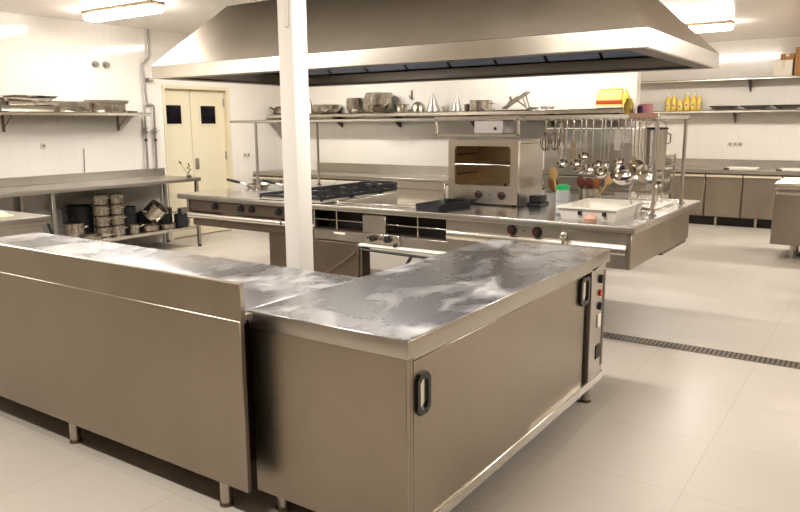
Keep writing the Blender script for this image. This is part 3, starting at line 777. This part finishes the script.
fr3 = thing('chest_fridge', 'steel cabinet on legs with a ribbed lid in front of the far fridges', 'cabinet', (-.3, 9.6, 0))
MB().box(-1.06, .45, 9.13, 9.90, .17, .80, .006).build('cabinet_body', 'panel', fr3)
MB().prism([(9.10, .80), (9.10, .83), (9.13, .85), (9.13, .80)], 'x', -1.05, .45).build('door_pull', 'bright', fr3)
MB().box(-1.04, .44, 9.11, 9.13, .735, .775, .006).build('front_strip', 'bright', fr3)
b = MB().box(-1.06, .45, 9.10, 9.92, .845, .875, .004)
for i in range(26): b.box(-1.05, .44, 9.12+i*.03, 9.135+i*.03, .875, .884, .002)
b.build('ribbed_lid', 'bright', fr3)
MB().box(-1.0, .40, 9.2, 9.85, .80, .845).build('gap', 'recess', fr3)  # near-black block painting the shade between body and lid
for x in (-.84, .25):
    for y in (9.27, 9.78):
        l_ = MB().cyl((x, y, .0), (x, y, .172), .026, seg=12).build('leg', 'pot', fr3)
tag(MB().lathe([(0, 0), (.09, 0), (.09, .012), (.03, .05), (0, .05)], (-.72, 9.55, 0), 18).build('floor_plug', 'black'), 'black round rubber base on the floor below the ribbed lid cabinet', 'base')

# dishwasher behind the utensils and steel shelf trolley
dw = thing('hood_dishwasher', 'tall stainless steel dishwashing machine seen behind the hanging ladles', 'dishwasher', (-2.85, 7.75, 0))
MB().box(-3.12, -2.56, 7.42, 8.10, .10, .84, .005).build('machine_base', 'steel', dw)
MB().box(-3.13, -2.18, 7.40, 8.05, .88, 1.50, .012, 2).build('hood_box', 'steel', dw)
MB().box(-3.10, -2.2, 7.45, 8.04, .84, .88, .003).build('wash_table', 'bright', dw)
MB().tube([(-3.10, 7.38, 1.0), (-3.10, 7.33, 1.0), (-2.25, 7.33, 1.0), (-2.25, 7.38, 1.0)], .012, 8).build('hood_handle', 'polish', dw)
MB().box(-2.68, -2.56, 7.40, 7.42, .30, .80, .004).build('control_strip', 'dark_steel', dw)
for x in (-3.07, -2.61):
    for y in (7.47, 8.05): MB().cyl((x, y, 0), (x, y, .105), .02, seg=12).build('leg', 'pot', dw)
tr = thing('shelf_trolley', 'steel shelf trolley loaded with racks between the dishwasher and the far fridges', 'trolley', (-2.65, 9.9, 0))
for x in (-2.88, -2.42):
    for y in (9.62, 10.18): MB().cyl((x, y, 0), (x, y, 1.14), .014, seg=10).build('upright', 'steel', tr)
for z in (.30, .62, .82, .98, 1.10): MB().box(-2.90, -2.40, 9.60, 10.20, z, z+.03, .004).build('shelf', 'steel', tr)
for z, hh in ((.65, .12), (.85, .08), (1.01, .07)):
    MB().box(-2.85, -2.45, 9.64, 10.16, z, z+hh, .01).build('rack_tray', 'dull', tr)

# ------------------------------------------------------------------ wall shelves
def wall_shelf(label, along, a0, a1, wall, depth, z, br, m='steel', lip=.05):
    """along 'x': shelf on a wall y=wall; along 'y': shelf on a wall x=wall."""
    r = thing('wall_shelf', label, 'wall shelf', ((a0+a1)/2, wall-depth/2, z) if along == 'x' else (wall+depth/2, (a0+a1)/2, z), 0, 'steel wall shelves')
    if along == 'x':
        MB().box(a0, a1, wall-depth, wall-.001, z-.012, z, .002).box(a0, a1, wall-depth, wall-depth+.012, z-lip, z, .003).build('board', m, r)
        for x in br:
            MB().prism([(wall-.001, z-.012), (wall-depth*.8, z-.012), (wall-depth*.8, z-.03), (wall-.03, z-.20), (wall-.001, z-.20)], 'x', x-.008, x+.008).build('bracket', 'dark_steel', r)
    else:
        MB().box(wall+.001, wall+depth, a0, a1, z-.012, z, .002).box(wall+depth-.012, wall+depth, a0, a1, z-lip, z, .003).build('board', m, r)
        for y in br:
            b = MB().box(wall+.001, wall+depth*.8, y-.008, y+.008, z-.03, z-.012).box(wall+.001, wall+.016, y-.012, y+.012, z-.22, z-.012)
            b.tube([(wall+depth*.75, y, z-.025), (wall+.012, y, z-.18)], .006, 6)
            b.build('bracket', 'dark_steel', r)
    return r
wall_shelf('long steel wall shelf full of bowls and moulds behind the cooking island', 'x', -8.05, -2.50, BW, .36, 1.715, (-7.9, -6.84, -5.79, -4.6, -3.5, -2.7), 'bright')
wall_shelf('steel wall shelf with three dark pans on the far wall', 'x', -3.6, 1.8, FW, .34, 1.735, (-2.05, -.6, .9), 'bright', .04)
wall_shelf('upper steel shelf with cardboard boxes on the far wall', 'x', -3.6, 1.8, FW, .34, 2.205, (-1.87, -.4, 1.1), 'bright', .03)
wall_shelf('steel wall shelf with trays and round pans above the pot table', 'y', 2.2, 5.88, LW, .30, 1.72, (2.6, 4.17, 5.60), 'bright', .04)

ZS = 1.7155
def single(o, label, cat, group=None): return tag(o, label, cat, group)
YB = 8.34
kt = thing('coffee_pot', 'small dark pot with long spout and side handle at the shelf end nearest the doors', 'pot', (-7.90, YB-.02, ZS), 0, None)
MB().lathe([(0, 0), (.09, 0), (.10, .02), (.085, .09), (.06, .12), (0, .125)], (0, 0, 0), 20).build('pot_body', 'dark_steel', kt, world=False)
MB().tube([(-.07, 0, .06), (-.12, -.02, .09), (-.17, -.04, .115)], [.022, .016, .010], 8).build('spout', 'dark_steel', kt, world=False)
MB().tube([(.08, 0, .09), (.16, 0, .10), (.26, 0, .10)], .012, 8).build('handle', 'black', kt, world=False)
def cone(name, label, x, r, h, m='dull', cat='strainer', rt=.004, y=YB):
    t_ = thing(name, label, cat, (x, y, ZS), 0, 'cone strainers on the shelf')
    MB().lathe([(r-.005, 0), (r, 0), (rt+.002, h-.01), (rt*.6, h), (0, h), (0, h-.006), (r-.006, .001)], (0, 0, 0), 26).build('cone_body', m, t_, world=False)
    ring = [(math.cos(a)*r, math.sin(a)*r, .004) for a in [2*PI*k/26 for k in range(26)]]
    MB().tube(ring, .005, 6, closed=True).build('rim', 'polish', t_, world=False)
    MB().tube([(r*.8, -r*.5, .006), (r*1.3, -r*.8, .012)], .006, 6).build('handle', 'polish', t_, world=False)
    return t_
cone('conical_strainer', 'narrow upturned cone strainer just beside the white post', -7.29, .07, .235)
cone('conical_strainer', 'upturned cone strainer between the steel dome and the hanging frame', -5.125, .10, .26)
cone('conical_strainer', 'upturned cone strainer on the shelf above the salamander grill', -4.765, .075, .245)
def nested(label, name, x, r, h, n, step, m='pot', foot=.55, y=YB, cat='bowl', z=ZS, tilt=0.0):
    t_ = None
    for i in range(n):
        rr = r
        o = MB().lathe(bowl_profile(rr, h, foot, .004, .006), (x, y, z+i*step), 28, Matrix.Rotation(tilt, 4, 'Y') if tilt else None).build(name, m)
        if n == 1: single(o, label, cat, 'bowls on the long shelf')
        else: single(o, label % (('bottom', 'second from bottom', 'third from bottom', 'fourth from bottom', 'fifth from bottom', 'topmost')[min(i, 5)] if i < n-1 else 'topmost'), cat, 'bowls on the long shelf')
nested('wide shallow steel bowl beside the narrow cone strainer', 'mixing_bowl', -6.98, .23, .125, 1, 0)
nested('steel bowl, %s of the small stack beside the tall pots', 'mixing_bowl', -6.44, .125, .11, 4, .033)
for i in range(4):
    o = MB().lathe(bowl_profile(.215-.008*i, .16, .72, .005, .008), (-6.03+.01*i, YB-.02, ZS+i*.036), 30).build('steel_basin', 'pot')
    single(o, 'large steel basin, %s of the biggest stack on the long shelf' % ('bottom', 'second from bottom', 'second from top', 'topmost')[i], 'basin', 'basins stacked on the shelf')
fn = thing('saucepan', 'small flared steel saucepan between the biggest stack and the steel dome', 'saucepan', (-5.65, YB, ZS))
MB().lathe(pan_profile(.10, .11, taper=.03), (0, 0, 0), 24).build('pan_body', 'pot', fn, world=False)
MB().tube([(.08, -.05, .09), (.16, -.10, .10), (.22, -.13, .10)], .007, 7).build('handle', 'polish', fn, world=False)
dm = single(MB().lathe([(.095, 0), (.10, 0), (.098, .05), (.08, .10), (.045, .135), (0, .145), (0, .14), (.042, .13), (.075, .096), (.092, .05)], (-5.36, YB, ZS), 26).build('steel_dome', 'pot'), 'upturned round steel mould like a dome beside the cone strainer', 'mould')
single(MB().lathe(bowl_profile(.115, .07, .6), (-5.86, YB-.20, ZS), 24).build('small_bowl', 'dark_steel'), 'small dark bowl in front of the biggest stack', 'bowl')
single(MB().lathe(pan_profile(.035, .085), (-4.61, YB, ZS), 18).build('steel_cup', 'dark_steel'), 'small dark cup beside the cone strainer above the grill', 'cup')
single(MB().lathe(pan_profile(.045, .06), (-4.93, YB-.02, ZS), 18).build('steel_cup', 'dull'), 'small pale cup between the two upturned cone strainers', 'cup')
st = thing('stew_pot', 'steel pot with two side handles on the shelf above the salamander grill', 'pot', (-4.41, YB, ZS))
MB().lathe(pan_profile(.145, .13), (0, 0, 0), 28).build('pot_body', 'pot', st, world=False)
for s in (-1, 1): MB().tube([(s*.145, -.04, .09), (s*.185, -.035, .095), (s*.185, .035, .095), (s*.145, .04, .09)], .006, 7).build('handle', 'polish', st, world=False)
tyy = thing('oven_tray', 'wide flat steel tray under the slicer on the long shelf', 'tray', (-3.98, YB-.02, ZS))
MB().prism([(-.28, 0), (.28, 0), (.32, .035), (.31, .035), (.275, .006), (-.275, .006), (-.31, .035), (-.32, .035)], 'y', -.15, .15).build('tray_body', 'dull', tyy, world=False)
ms = thing('mandoline_slicer', 'tilted metal mandoline slicer propped up on the steel tray', 'slicer', (-3.90, YB-.02, ZS+.008))
xf = Matrix.Rotation(-math.radians(31), 4, 'Y')
MB().box(-.19, .19, -.06, .06, .0, .022, .004, 1, Matrix.Translation((0, 0, .105)) @ xf).build('slicing_board', 'dull', ms, world=False)
MB().box(-.10, .06, -.05, .05, .022, .034, .002, 1, Matrix.Translation((0, 0, .105)) @ xf).build('blade', 'dark_steel', ms, world=False)
MB().tube([(.10, -.05, .165), (.16, -.05, .0)], .009, 7).tube([(.10, .05, .165), (.16, .05, .0)], .009, 7).tube([(.02, -.055, .12), (.15, -.055, .03)], .010, 7).build('stand', 'dark_steel', ms, world=False)
MB().cyl((-.07, 0, .09), (-.09, 0, .16), .016, seg=10).build('knob', 'dark_steel', ms, world=False)
single(MB().lathe(pan_profile(.08, .035), (-3.50, YB, ZS), 22).build('cake_tin', 'dull'), 'low round tin beside the wide tray on the long shelf', 'tin')
hk = thing('wall_hook', 'dark hook on the white wall above the flared saucepan', 'hook', (-5.60, BW, 1.92))
MB().box(-.012, .012, -.012, 0, -.03, .10, .003).build('hook_plate', 'dark_steel', hk, world=False)
MB().tube([(0, -.012, .0), (0, -.05, -.01), (0, -.06, .03)], .008, 7).build('hook_prong', 'dark_steel', hk, world=False)

# yellow tubs and bottles on the long shelf
ot = thing('oil_drum', 'large square yellow container with a wide orange-red label on the long shelf', 'container', (-2.72, YB, ZS))
MB().box(-.15, .15, -.10, .10, 0, .205, .02, 2).build('container_body', 'yellow2', ot, world=False)
MB().box(-.153, .153, -.103, .103, .035, .105, .02, 2).build('label_band', 'orange', ot, world=False)
MB().box(-.151, .151, -.101, .101, .004, .034, .012, 2).build('lower_label', 'whitecard', ot, world=False)
MB().box(-.12, .12, -.06, .06, .205, .225, .01).build('container_lid', 'yellow', ot, world=False)
def bottle(name, label, x, y, z, r, h, m='yellow', capm='yellow2', lab='yellow2', labm=None, group=None, sq=1.0):
    t_ = thing(name, label, 'bottle', (x, y, z), 0, group)
    MB().lathe([(0, 0), (r*.95, 0), (r, .01), (r, h*.62), (r*.8, h*.75), (r*.34, h*.86), (r*.32, h*.93), (0, h*.93)], (0, 0, 0), 22, None, sq, 1).build('bottle_body', m, t_, world=False)
    MB().lathe([(0, h*.90), (r*.40, h*.90), (r*.40, h), (0, h)], (0, 0, 0), 16).build('cap', capm, t_, world=False)
    MB().lathe([(r*1.01, h*.15), (r*1.02, h*.15), (r*1.02, h*.5), (r*1.01, h*.5)], (0, 0, 0), 22, None, sq, 1).build('label_band', lab, t_, world=False)
    if labm: MB().sphere((0, -r*1.0, h*.32), r*.32, 12, 1, .15, 1).build('label_mark', labm, t_, world=False)
    return t_
bottle('oil_bottle', 'yellow bottle with pale cap beside the orange-labelled container', -2.54, YB-.06, ZS, .04, .215, lab='yellow', labm=None)
bottle('oil_bottle', 'pale yellow bottle half behind the one beside the orange-labelled container', -2.56, YB+.08, ZS, .035, .19, m='yellow2')
bt = thing('spice_tin', 'short pink tin with dark violet side on the rack beside the yellow bottles', 'tin', (-1.62, 5.80, 1.5945))
MB().lathe([(0, 0), (.055, 0), (.055, .095), (.05, .10), (0, .10)], (0, 0, 0), 22).build('tin_body', 'pink', bt, world=False)
MB().box(-.05, -.008, -.0555, -.03, .02, .085, .004).build('tin_label', 'violet', bt, world=False)
tag(MB().lathe([(0, 0), (.04, 0), (.04, .10), (.025, .125), (.025, .145), (0, .145)], (-1.75, 5.80, 1.5945), 18).build('mustard_jar', 'yellow'), 'small yellow jar beside the pink tin on the rack', 'jar')
YF = 12.14; ZF = 1.7355
for x, r, h, lb in ((-3.035, .043, .262, 'tall yellow oil bottle on the far shelf, the one nearest the overhead rack'), (-2.945, .043, .262, 'tall yellow oil bottle on the far shelf, second from the overhead rack'),
                    (-2.85, .048, .205, 'short yellow oil bottle standing between the two pairs of tall bottles'), (-2.745, .046, .272, 'tall yellow oil bottle on the far shelf just past the short bottle'),
                    (-2.648, .046, .272, 'tall yellow oil bottle on the far shelf, second nearest the dark pans'), (-2.566, .034, .255, 'slim yellow oil bottle on the far shelf, the one nearest the dark pans')):
    bottle('oil_bottle', lb, x, YF-.02, ZF, r, h, capm='plastic', lab='yellow2', labm='orange', group='yellow oil bottles on the far shelf')
for i, (x, r, lb) in enumerate(((-2.205, .20, 'dark shallow pan on the far shelf, next to the yellow oil jugs'), (-1.765, .205, 'dark shallow pan on the far shelf, in the middle of the three'), (-1.33, .20, 'dark shallow pan on the far shelf, below the cardboard boxes'))):
    t_ = thing('round_pan', lb, 'pan', (x, YF-.01, ZF), 0, 'dark pans on the far shelf')
    MB().lathe(pan_profile(r, .055, taper=.08), (0, 0, 0), 30).build('pan_body', 'dull', t_, world=False)
    MB().tube([(math.cos(a)*(r+.004), math.sin(a)*(r+.004), .055) for a in [2*PI*k/36 for k in range(36)]], .007, 8, closed=True).build('rim', 'recess', t_, world=False)
# boxes on the upper far shelf
UZ = 2.2055
def carton(label, x0, x1, y0, y1, z0, h, m, rz=0):
    t_ = thing('cardboard_box', label, 'box', ((x0+x1)/2, (y0+y1)/2, z0), rz, 'boxes on the upper far shelf')
    w, d = (x1-x0)/2, (y1-y0)/2
    MB().box(-w, w, -d, d, 0, h, .004).build('box_body', m, t_, world=False)
    MB().box(-w-.001, w+.001, -.022, .022, h-.003, h+.0012).box(-.022, .022, -d-.0012, -d+.002, h*.55, h+.001).build('packing_tape', 'whitecard' if m == 'card' else 'outlet', t_, world=False)
    return t_
carton('white cardboard box on the upper far shelf below a brown carton', -1.54, -1.30, YF-.12, YF+.12, UZ, .23, 'whitecard')
carton('small brown carton lying on top of the white cardboard box', -1.47, -1.285, YF-.10, YF+.10, UZ+.2315, .085, 'card')
carton('big brown cardboard box reaching up to the ceiling at the picture edge', -1.275, -.85, YF-.12, YF+.12, UZ, .40, 'card')
carton('top brown cardboard box stacked on the big brown box at the picture edge', -1.225, -.90, YF-.10, YF+.10, UZ+.4012, .16, 'card')
# items on the far fridge counter
for x0, x1, lb in ((-2.04, -1.62, 'white plastic cutting board lying on the far fridge counter below the wall sockets'), (-1.33, -.9, 'white plastic cutting board lying on the far fridge counter behind the ribbed lid cabinet')):
    t_ = thing('cutting_board', lb, 'cutting board', ((x0+x1)/2, 11.85, .8505), 0, 'white boards on the far fridge counter')
    MB().box(-(x1-x0)/2, (x1-x0)/2, -.15, .15, 0, .035, .008, 2).build('board_body', 'plastic', t_, world=False)
    MB().box(-(x1-x0)/2-.03, -(x1-x0)/2+.05, -.16, -.09, 0.0, .03, .006).build('board_grip', 'dark_steel', t_, world=False)
# sockets
def socket(name, label, loc, n, along):
    t_ = thing(name, label, 'wall socket', loc, 0, 'wall sockets')
    for i in range(n):
        a = (i-(n-1)/2)*.072
        if along == 'x':
            p = MB().box(a-.034, a+.034, -.012, 0, -.034, .034, .004).build('cover', 'outlet', t_, world=False)
            MB().cyl((a, -.013, 0), (a, -.009, 0), .02, seg=16).build('outlet', 'pipe', p, world=False)
        else:
            p = MB().box(0, .012, a-.034, a+.034, -.034, .034, .004).build('cover', 'outlet', t_, world=False)
            MB().cyl((.013, a, 0), (.009, a, 0), .02, seg=16).build('outlet', 'pipe', p, world=False)
    return t_
socket('wall_socket', 'row of three beige wall sockets on the far wall', (-2.03, FW, 1.215), 3, 'x')
socket('wall_socket', 'double wall socket on the white wall between the doors and the fridge counter', (LW, 7.77, 1.115), 2, 'y')
socket('wall_socket', 'single faint wall socket below the tray shelf', (LW, 4.60, 1.335), 1, 'y')
for y, lb in ((5.345, 'dark round wall spout above the tray shelf, the one farther from the pipe'), (5.49, 'dark round wall spout above the tray shelf, the one nearer the pipe')):
    t_ = thing('wall_spout', lb, 'spout', (LW, y, 2.30), 0, 'wall spouts')
    MB().cyl((0, 0, 0), (.012, 0, 0), .042, seg=18).build('spout_flange', 'dull', t_, world=False)
    MB().cyl((.010, 0, 0), (.05, 0, -.005), .026, .03, seg=16).build('spout_nozzle', 'pipe', t_, world=False)

# ------------------------------------------------------------------ wall pipes
wp = thing('water_pipes', 'grey water pipes running down the white wall beside the doors, forking into two', 'pipes', (LW, 6.03, 0))
X = LW+.035
MB().tube([(X, 6.12, CZ), (X, 6.115, 2.46), (X, 6.10, 2.42), (X, 6.01, 2.34), (X, 6.0, 2.30), (X, 6.03, 1.83)], .014, 10).build('main_pipe', 'pipe', wp)
MB().tube([(X, 5.97, .98), (X, 5.985, 1.78), (X, 6.0, 1.815), (X, 6.03, 1.83), (X, 6.10, 1.83), (X, 6.125, 1.815), (X, 6.13, 1.78), (X, 6.11, .98)], .014, 10).build('forked_pipe', 'pipe', wp)
for y in (5.98, 6.128):
    v = MB().cyl((X, y, 1.46), (X, y, 1.53), .024, seg=12).build('valve', 'pipe', wp)
    MB().cyl((X+.02, y, 1.495), (X+.055, y, 1.495), .01, seg=10).tube([(X+.055, y-.03, 1.495), (X+.055, y+.03, 1.495)], .009, 8).build('valve_handle', 'dull', v)
    MB().cyl((X, y-.004, 1.36), (X, y-.004, 1.39), .02, seg=12).build('coupling', 'black', wp)
MB().cyl((LW, 6.08, 2.14), (X+.03, 6.08, 2.14), .03, seg=14).cyl((X+.03, 6.05, 2.14), (X+.03, 6.12, 2.14), .018, seg=10).build('stop_tap', 'dull', wp)
MB().tube([(LW+.012, 5.085, 1.005), (LW+.012, 5.10, 1.29)], .006, 6).build('thin_conduit', 'pipe', wp)

# ------------------------------------------------------------------ table along the left wall
tb = thing('steel_table', 'long stainless steel wall table with a lower shelf packed with pots', 'table', (-7.73, 4.2, 0))
TBX = -7.36; T0, T1 = 2.2, 6.25
MB().box(LW+.002, TBX, T0, T1, .852, .90, .005, 2).build('tabletop', 'steel', tb)
MB().box(LW+.002, LW+.022, T0, T1, .90, 1.0, .003).build('backsplash', 'steel', tb)
MB().box(LW+.04, TBX-.05, T0+.03, T1-.05, .235, .272, .004).build('lower_shelf', 'bright', tb)
for y in (T0+.06, 4.25, T1-.05):
    for x in (LW+.06, TBX-.04):
        l_ = MB().box(x-.02, x+.02, y-.02, y+.02, .02, .853, .003).build('leg', 'steel', tb)
        MB().cyl((x, y, 0), (x, y, .022), .024, seg=12).build('foot', 'black', l_)
# herb sprig on the table end
hs = thing('herb_sprig', 'small green herb sprig standing on the end of the wall table', 'herb', (-7.46, 6.14, .90))
MB().lathe([(0, 0), (.03, 0), (.034, .02), (.022, .035), (0, .035)], (0, 0, 0), 14).build('sprig_base', 'dark_steel', hs, world=False)
b = MB().tube([(0, 0, .03), (.01, 0, .09), (-.01, .01, .17)], .003, 5).tube([(0, 0, .03), (-.03, -.04, .10), (-.06, -.09, .20)], .003, 5)
for p in ((0, 0, .07), (.02, .01, .10), (-.02, 0, .12), (-.01, .01, .17), (.015, 0, .145), (-.06, -.09, .20), (-.05, -.08, .185)):
    b.sphere(p, .014, 8, 1.2, .5, .9)
b.build('leaves', 'leaf', hs, world=False)

# pots on the lower shelf
PZ = .2725
def lh(p, n): return [(0, 0)] if False else p
def saucepan(x, y, r, h, label, m='pot', hm='polish', ang=0.0, z=PZ, lid=False):
    t_ = thing('saucepan', label, 'saucepan', (x, y, z), ang, 'pans under the wall table')
    MB().lathe(pan_profile(r, h), (0, 0, 0), 24).build('pan_body', m, t_, world=False)
    MB().tube([(r*.98, 0, h*.8), (r*1.5, 0, h*.85), (r*2.2, 0, h*1.0)], [.009, .010, .009], 8).build('handle', hm, t_, world=False)
    if lid: MB().lathe([(0, h+.02), (r*.5, h+.015), (r*1.02, h+.004), (r*1.02, h), (0, h)], (0, 0, 0), 24).sphere((0, 0, h+.03), .018, 10).build('lid', 'black', t_, world=False)
    return t_
def stockpot(x, y, r, h, label, m='pot', z=PZ, lid=False, lm='pot'):
    t_ = thing('stock_pot', label, 'pot', (x, y, z), .5, 'pots under the wall table')
    MB().lathe(pan_profile(r, h), (0, 0, 0), 28).build('pot_body', m, t_, world=False)
    for s in (-1, 1): MB().tube([(s*r, -.045, h*.78), (s*(r+.035), -.035, h*.79), (s*(r+.035), .035, h*.79), (s*r, .045, h*.78)], .006, 7).build('handle', 'polish', t_, world=False)
    if lid: MB().lathe([(0, h+.03), (r*.5, h+.022), (r*1.03, h+.006), (r*1.03, h), (0, h)], (0, 0, 0), 28).sphere((0, 0, h+.045), .018, 10).build('lid', lm, t_, world=False)
    return t_
stockpot(-7.62, 4.60, .115, .20, 'squat steel pot with a black lid beside the table leg', lid=True, lm='black')
saucepan(-7.50, 4.72, .13, .05, 'low steel pan on the shelf in front of the squat pot', ang=1.2)
stockpot(-7.88, 4.86, .15, .36, 'tall black pot standing in for the shadow behind the stacks', m='iron')  # added black pot fills a patch that is only shadow
# two stacks of steel pots
for k, (x, y, lab) in enumerate(((-7.60, 4.94, 'first'), (-7.58, 5.13, 'second'))):
    z = PZ
    for i in range(4):
        h = .128
        o = thing('stacking_pot', 'steel pot, %s of the %s tall pot stack from the table leg' % (('bottom', 'second from bottom', 'second from top', 'topmost')[i], lab), 'pot', (x, y, z), .3, 'stacked pots under the wall table')
        r = (.10 if k == 0 else .095)-.003*i
        MB().lathe(pan_profile(r, h-.01, rim=.008), (0, 0, 0), 24).build('pot_body', 'pot', o, world=False)
        for s in (-1, 1): MB().tube([(s*r, -.03, h*.7), (s*(r+.025), -.02, h*.7), (s*(r+.025), .02, h*.7), (s*r, .03, h*.7)], .005, 6).build('handle', 'polish', o, world=False)
        z += h-.004
saucepan(-7.50, 5.30, .06, .11, 'small steel saucepan in front of the pot stacks', ang=.4)
stockpot(-7.70, 5.36, .10, .31, 'dark blackened pot standing beside the pot stacks', m='iron')
saucepan(-7.78, 5.30, .09, .11, 'dark saucepan with long handle behind the blackened pot', m='iron', hm='black', ang=2.2, z=PZ)
pb = thing('stock_pot', 'big pale steel pot lying tilted on top of the low pans', 'pot', (-7.62, 5.62, PZ+.155), 0, 'pots under the wall table')
xf = Matrix.Rotation(math.radians(38), 4, 'Y') @ Matrix.Rotation(math.radians(-25), 4, 'X')
MB().lathe(pan_profile(.125, .19), (0, 0, 0), 28, xf).build('pot_body', 'pot', pb, world=False)
MB().tube([(.02, -.13, .12), (.03, -.17, .13), (.09, -.16, .10), (.10, -.12, .09)], .006, 7).build('handle', 'polish', pb, world=False)
saucepan(-7.56, 5.56, .12, .07, 'low steel pan below the tilted pale pot', ang=2.9)
saucepan(-7.52, 5.80, .10, .06, 'low steel pan next to the pan below the tilted pot', ang=2.0)
stockpot(-7.68, 5.87, .11, .24, 'dark pot beside the tilted pale pot', m='iron', lid=True, lm='dark_steel')
saucepan(-7.86, 5.72, .10, .20, 'blackened saucepan at the back behind the tilted pale pot', m='iron', hm='black', ang=1.9)
saucepan(-7.52, 6.02, .085, .16, 'dark saucepan near the end of the lower shelf', m='iron', hm='black', ang=2.5)
stockpot(-7.60, 6.13, .075, .22, 'narrow steel pot with dark side at the very end of the lower shelf', m='dull')

# counter unit in front of the table
cu = thing('side_counter', 'steel counter unit with a pale yellow cloth on its top at the picture edge', 'counter', (-6.2, 2.2, 0))
MB().box(-6.75, -5.54, 1.2, 3.16, .79, .85, .005, 2).build('worktop', 'steel', cu)
MB().box(-6.72, -5.575, 1.24, 3.10, .12, .79, .004).build('cabinet_body', 'steel', cu)
for x in (-6.65, -5.65):
    for y in (1.35, 3.0): MB().cyl((x, y, 0), (x, y, .125), .024, seg=12).build('leg', 'pot', cu)
MB().tube([(-5.555, 3.135, .79), (-5.535, 3.15, .70), (-5.54, 3.15, .60)], .012, 8).build('side_hook', 'black', cu)
b = MB()
n = 14; vs = []; fs = []
for i in range(n):
    for j in range(n):
        u, v = i/(n-1), j/(n-1)
        e = min(u, 1-u, v, 1-v)
        vs.append((-6.13+.36*u+.02*math.sin(v*7), 2.55+.42*v+.02*math.sin(u*9), .853+min(1, e*6)*(.028+.018*math.sin(u*11+v*5)+.012*math.sin(v*17-u*6))))
for i in range(n-1):
    for j in range(n-1): fs.append((i*n+j, (i+1)*n+j, (i+1)*n+j+1, i*n+j+1))
o = b.mesh(vs, fs, False).build('kitchen_cloth', 'cloth', angle=180)
tag(o, 'pale yellow crumpled cloth lying on the counter unit at the picture edge', 'cloth')

# trays and pans on the wall shelf
XS = -7.945; ZL = 1.7205
def tray(y, hy, z, h, label, m='pot', rot=0.0, hx=.125):
    t_ = thing('baking_tray', label, 'tray', (XS, y, z), rot, 'trays on the wall shelf')
    b = MB()
    o1 = [(-hx+.02, -hy+.02), (hx-.02, -hy+.02), (hx-.02, hy-.02), (-hx+.02, hy-.02)]; o2 = [(-hx, -hy), (hx, -hy), (hx, hy), (-hx, hy)]
    vs = [(x, yy, 0) for x, yy in o1]+[(x, yy, h) for x, yy in o2]+[(x*1.06, yy*1.03, h) for x, yy in o2]+[(x*1.06, yy*1.03, h+.004) for x, yy in o2]+[(x*.97, yy*.98, h+.004) for x, yy in o2]+[(x*.96, yy*.97, .004) for x, yy in o1]
    fs = [(3, 2, 1, 0), (20, 21, 22, 23)]
    for L in range(5):
        for i in range(4):
            j = (i+1) % 4; fs.append((L*4+i, L*4+j, (L+1)*4+j, (L+1)*4+i))
    b.mesh(vs, fs); b.build('tray_body', m, t_, world=False)
    return t_
tray(4.33, .31, ZL, .055, 'dark steel tray at the bottom of the tray stack on the wall shelf', 'dull')
tray(4.40, .30, ZL+.060, .045, 'pale steel tray, second from the bottom of the tray stack', 'pot', .03)
tray(4.34, .27, ZL+.110, .030, 'steel tray, third from the bottom of the tray stack', 'dull', -.03)
tray(4.42, .25, ZL+.146, .022, 'slightly askew steel tray on top of the tray stack', 'pot', .05)
tray(3.75, .20, ZL, .05, 'dark steel tray beside the tray stack at the picture edge', 'dull')
tray(3.72, .21, ZL+.054, .05, 'steel tray lying on the dark tray beside the tray stack', 'pot', -.04)
def round_pan(y, r, h, z, label, m='pot', x=XS):
    t_ = thing('round_baking_pan', label, 'pan', (x, y, z), 0, 'round pans on the wall shelf')
    MB().lathe(pan_profile(r, h, rim=.008), (0, 0, 0), 32, None, .56, 1).build('pan_body', m, t_, world=False)
    return t_
round_pan(4.905, .245, .115, ZL, 'shiny round steel pan between the tray stack and the two stacked round pans')
round_pan(5.37, .235, .10, ZL, 'lower of the two round pans near the wall pipes')
round_pan(5.36, .285, .035, ZL+.105, 'wide shallow round pan on top of the round pan near the wall pipes', 'dull')
tag(MB().lathe([(0, 0), (.06, 0), (.064, .018), (0, .024)], (XS+.03, 5.69, ZL), 20).build('round_dish', 'dark_steel'), 'small flat dark dish at the shelf end nearest the wall pipes', 'dish')

# ------------------------------------------------------------------ camera, world, view
f_px, yaw, pitch, roll = 716.6, 0.597654, 0.181307, -0.0068517
fw = Vector((-math.sin(yaw)*math.cos(pitch), math.cos(yaw)*math.cos(pitch), -math.sin(pitch)))
rt = Vector((math.cos(yaw), math.sin(yaw), 0)); up = rt.cross(fw)
c_, s_ = math.cos(roll), math.sin(roll)
r2 = rt*c_+up*s_; u2 = up*c_-rt*s_
cam = bpy.data.cameras.new('camera'); co = bpy.data.objects.new('camera', cam); COL.objects.link(co)
cam.sensor_width = 36; cam.lens = f_px/800*36; cam.clip_end = 100; cam.clip_start = .05
mw = Matrix((r2, u2, -fw)).transposed().to_4x4(); mw.translation = (0, 0, 1.55)
co.matrix_world = mw
SC.camera = co
w = bpy.data.worlds.new('world'); SC.world = w; w.use_nodes = True
w.node_tree.nodes['Background'].inputs[0].default_value = (1, .93, .82, 1)
w.node_tree.nodes['Background'].inputs[1].default_value = .3
SC.view_settings.view_transform = 'Standard'
SC.view_settings.look = 'None'
SC.view_settings.exposure = 0.97
SC.cycles.use_denoising = True
SC.cycles.max_bounces = 8
SC.cycles.glossy_bounces = 5
SC.cycles.sample_clamp_indirect = 6
SC.cycles.caustics_reflective = False
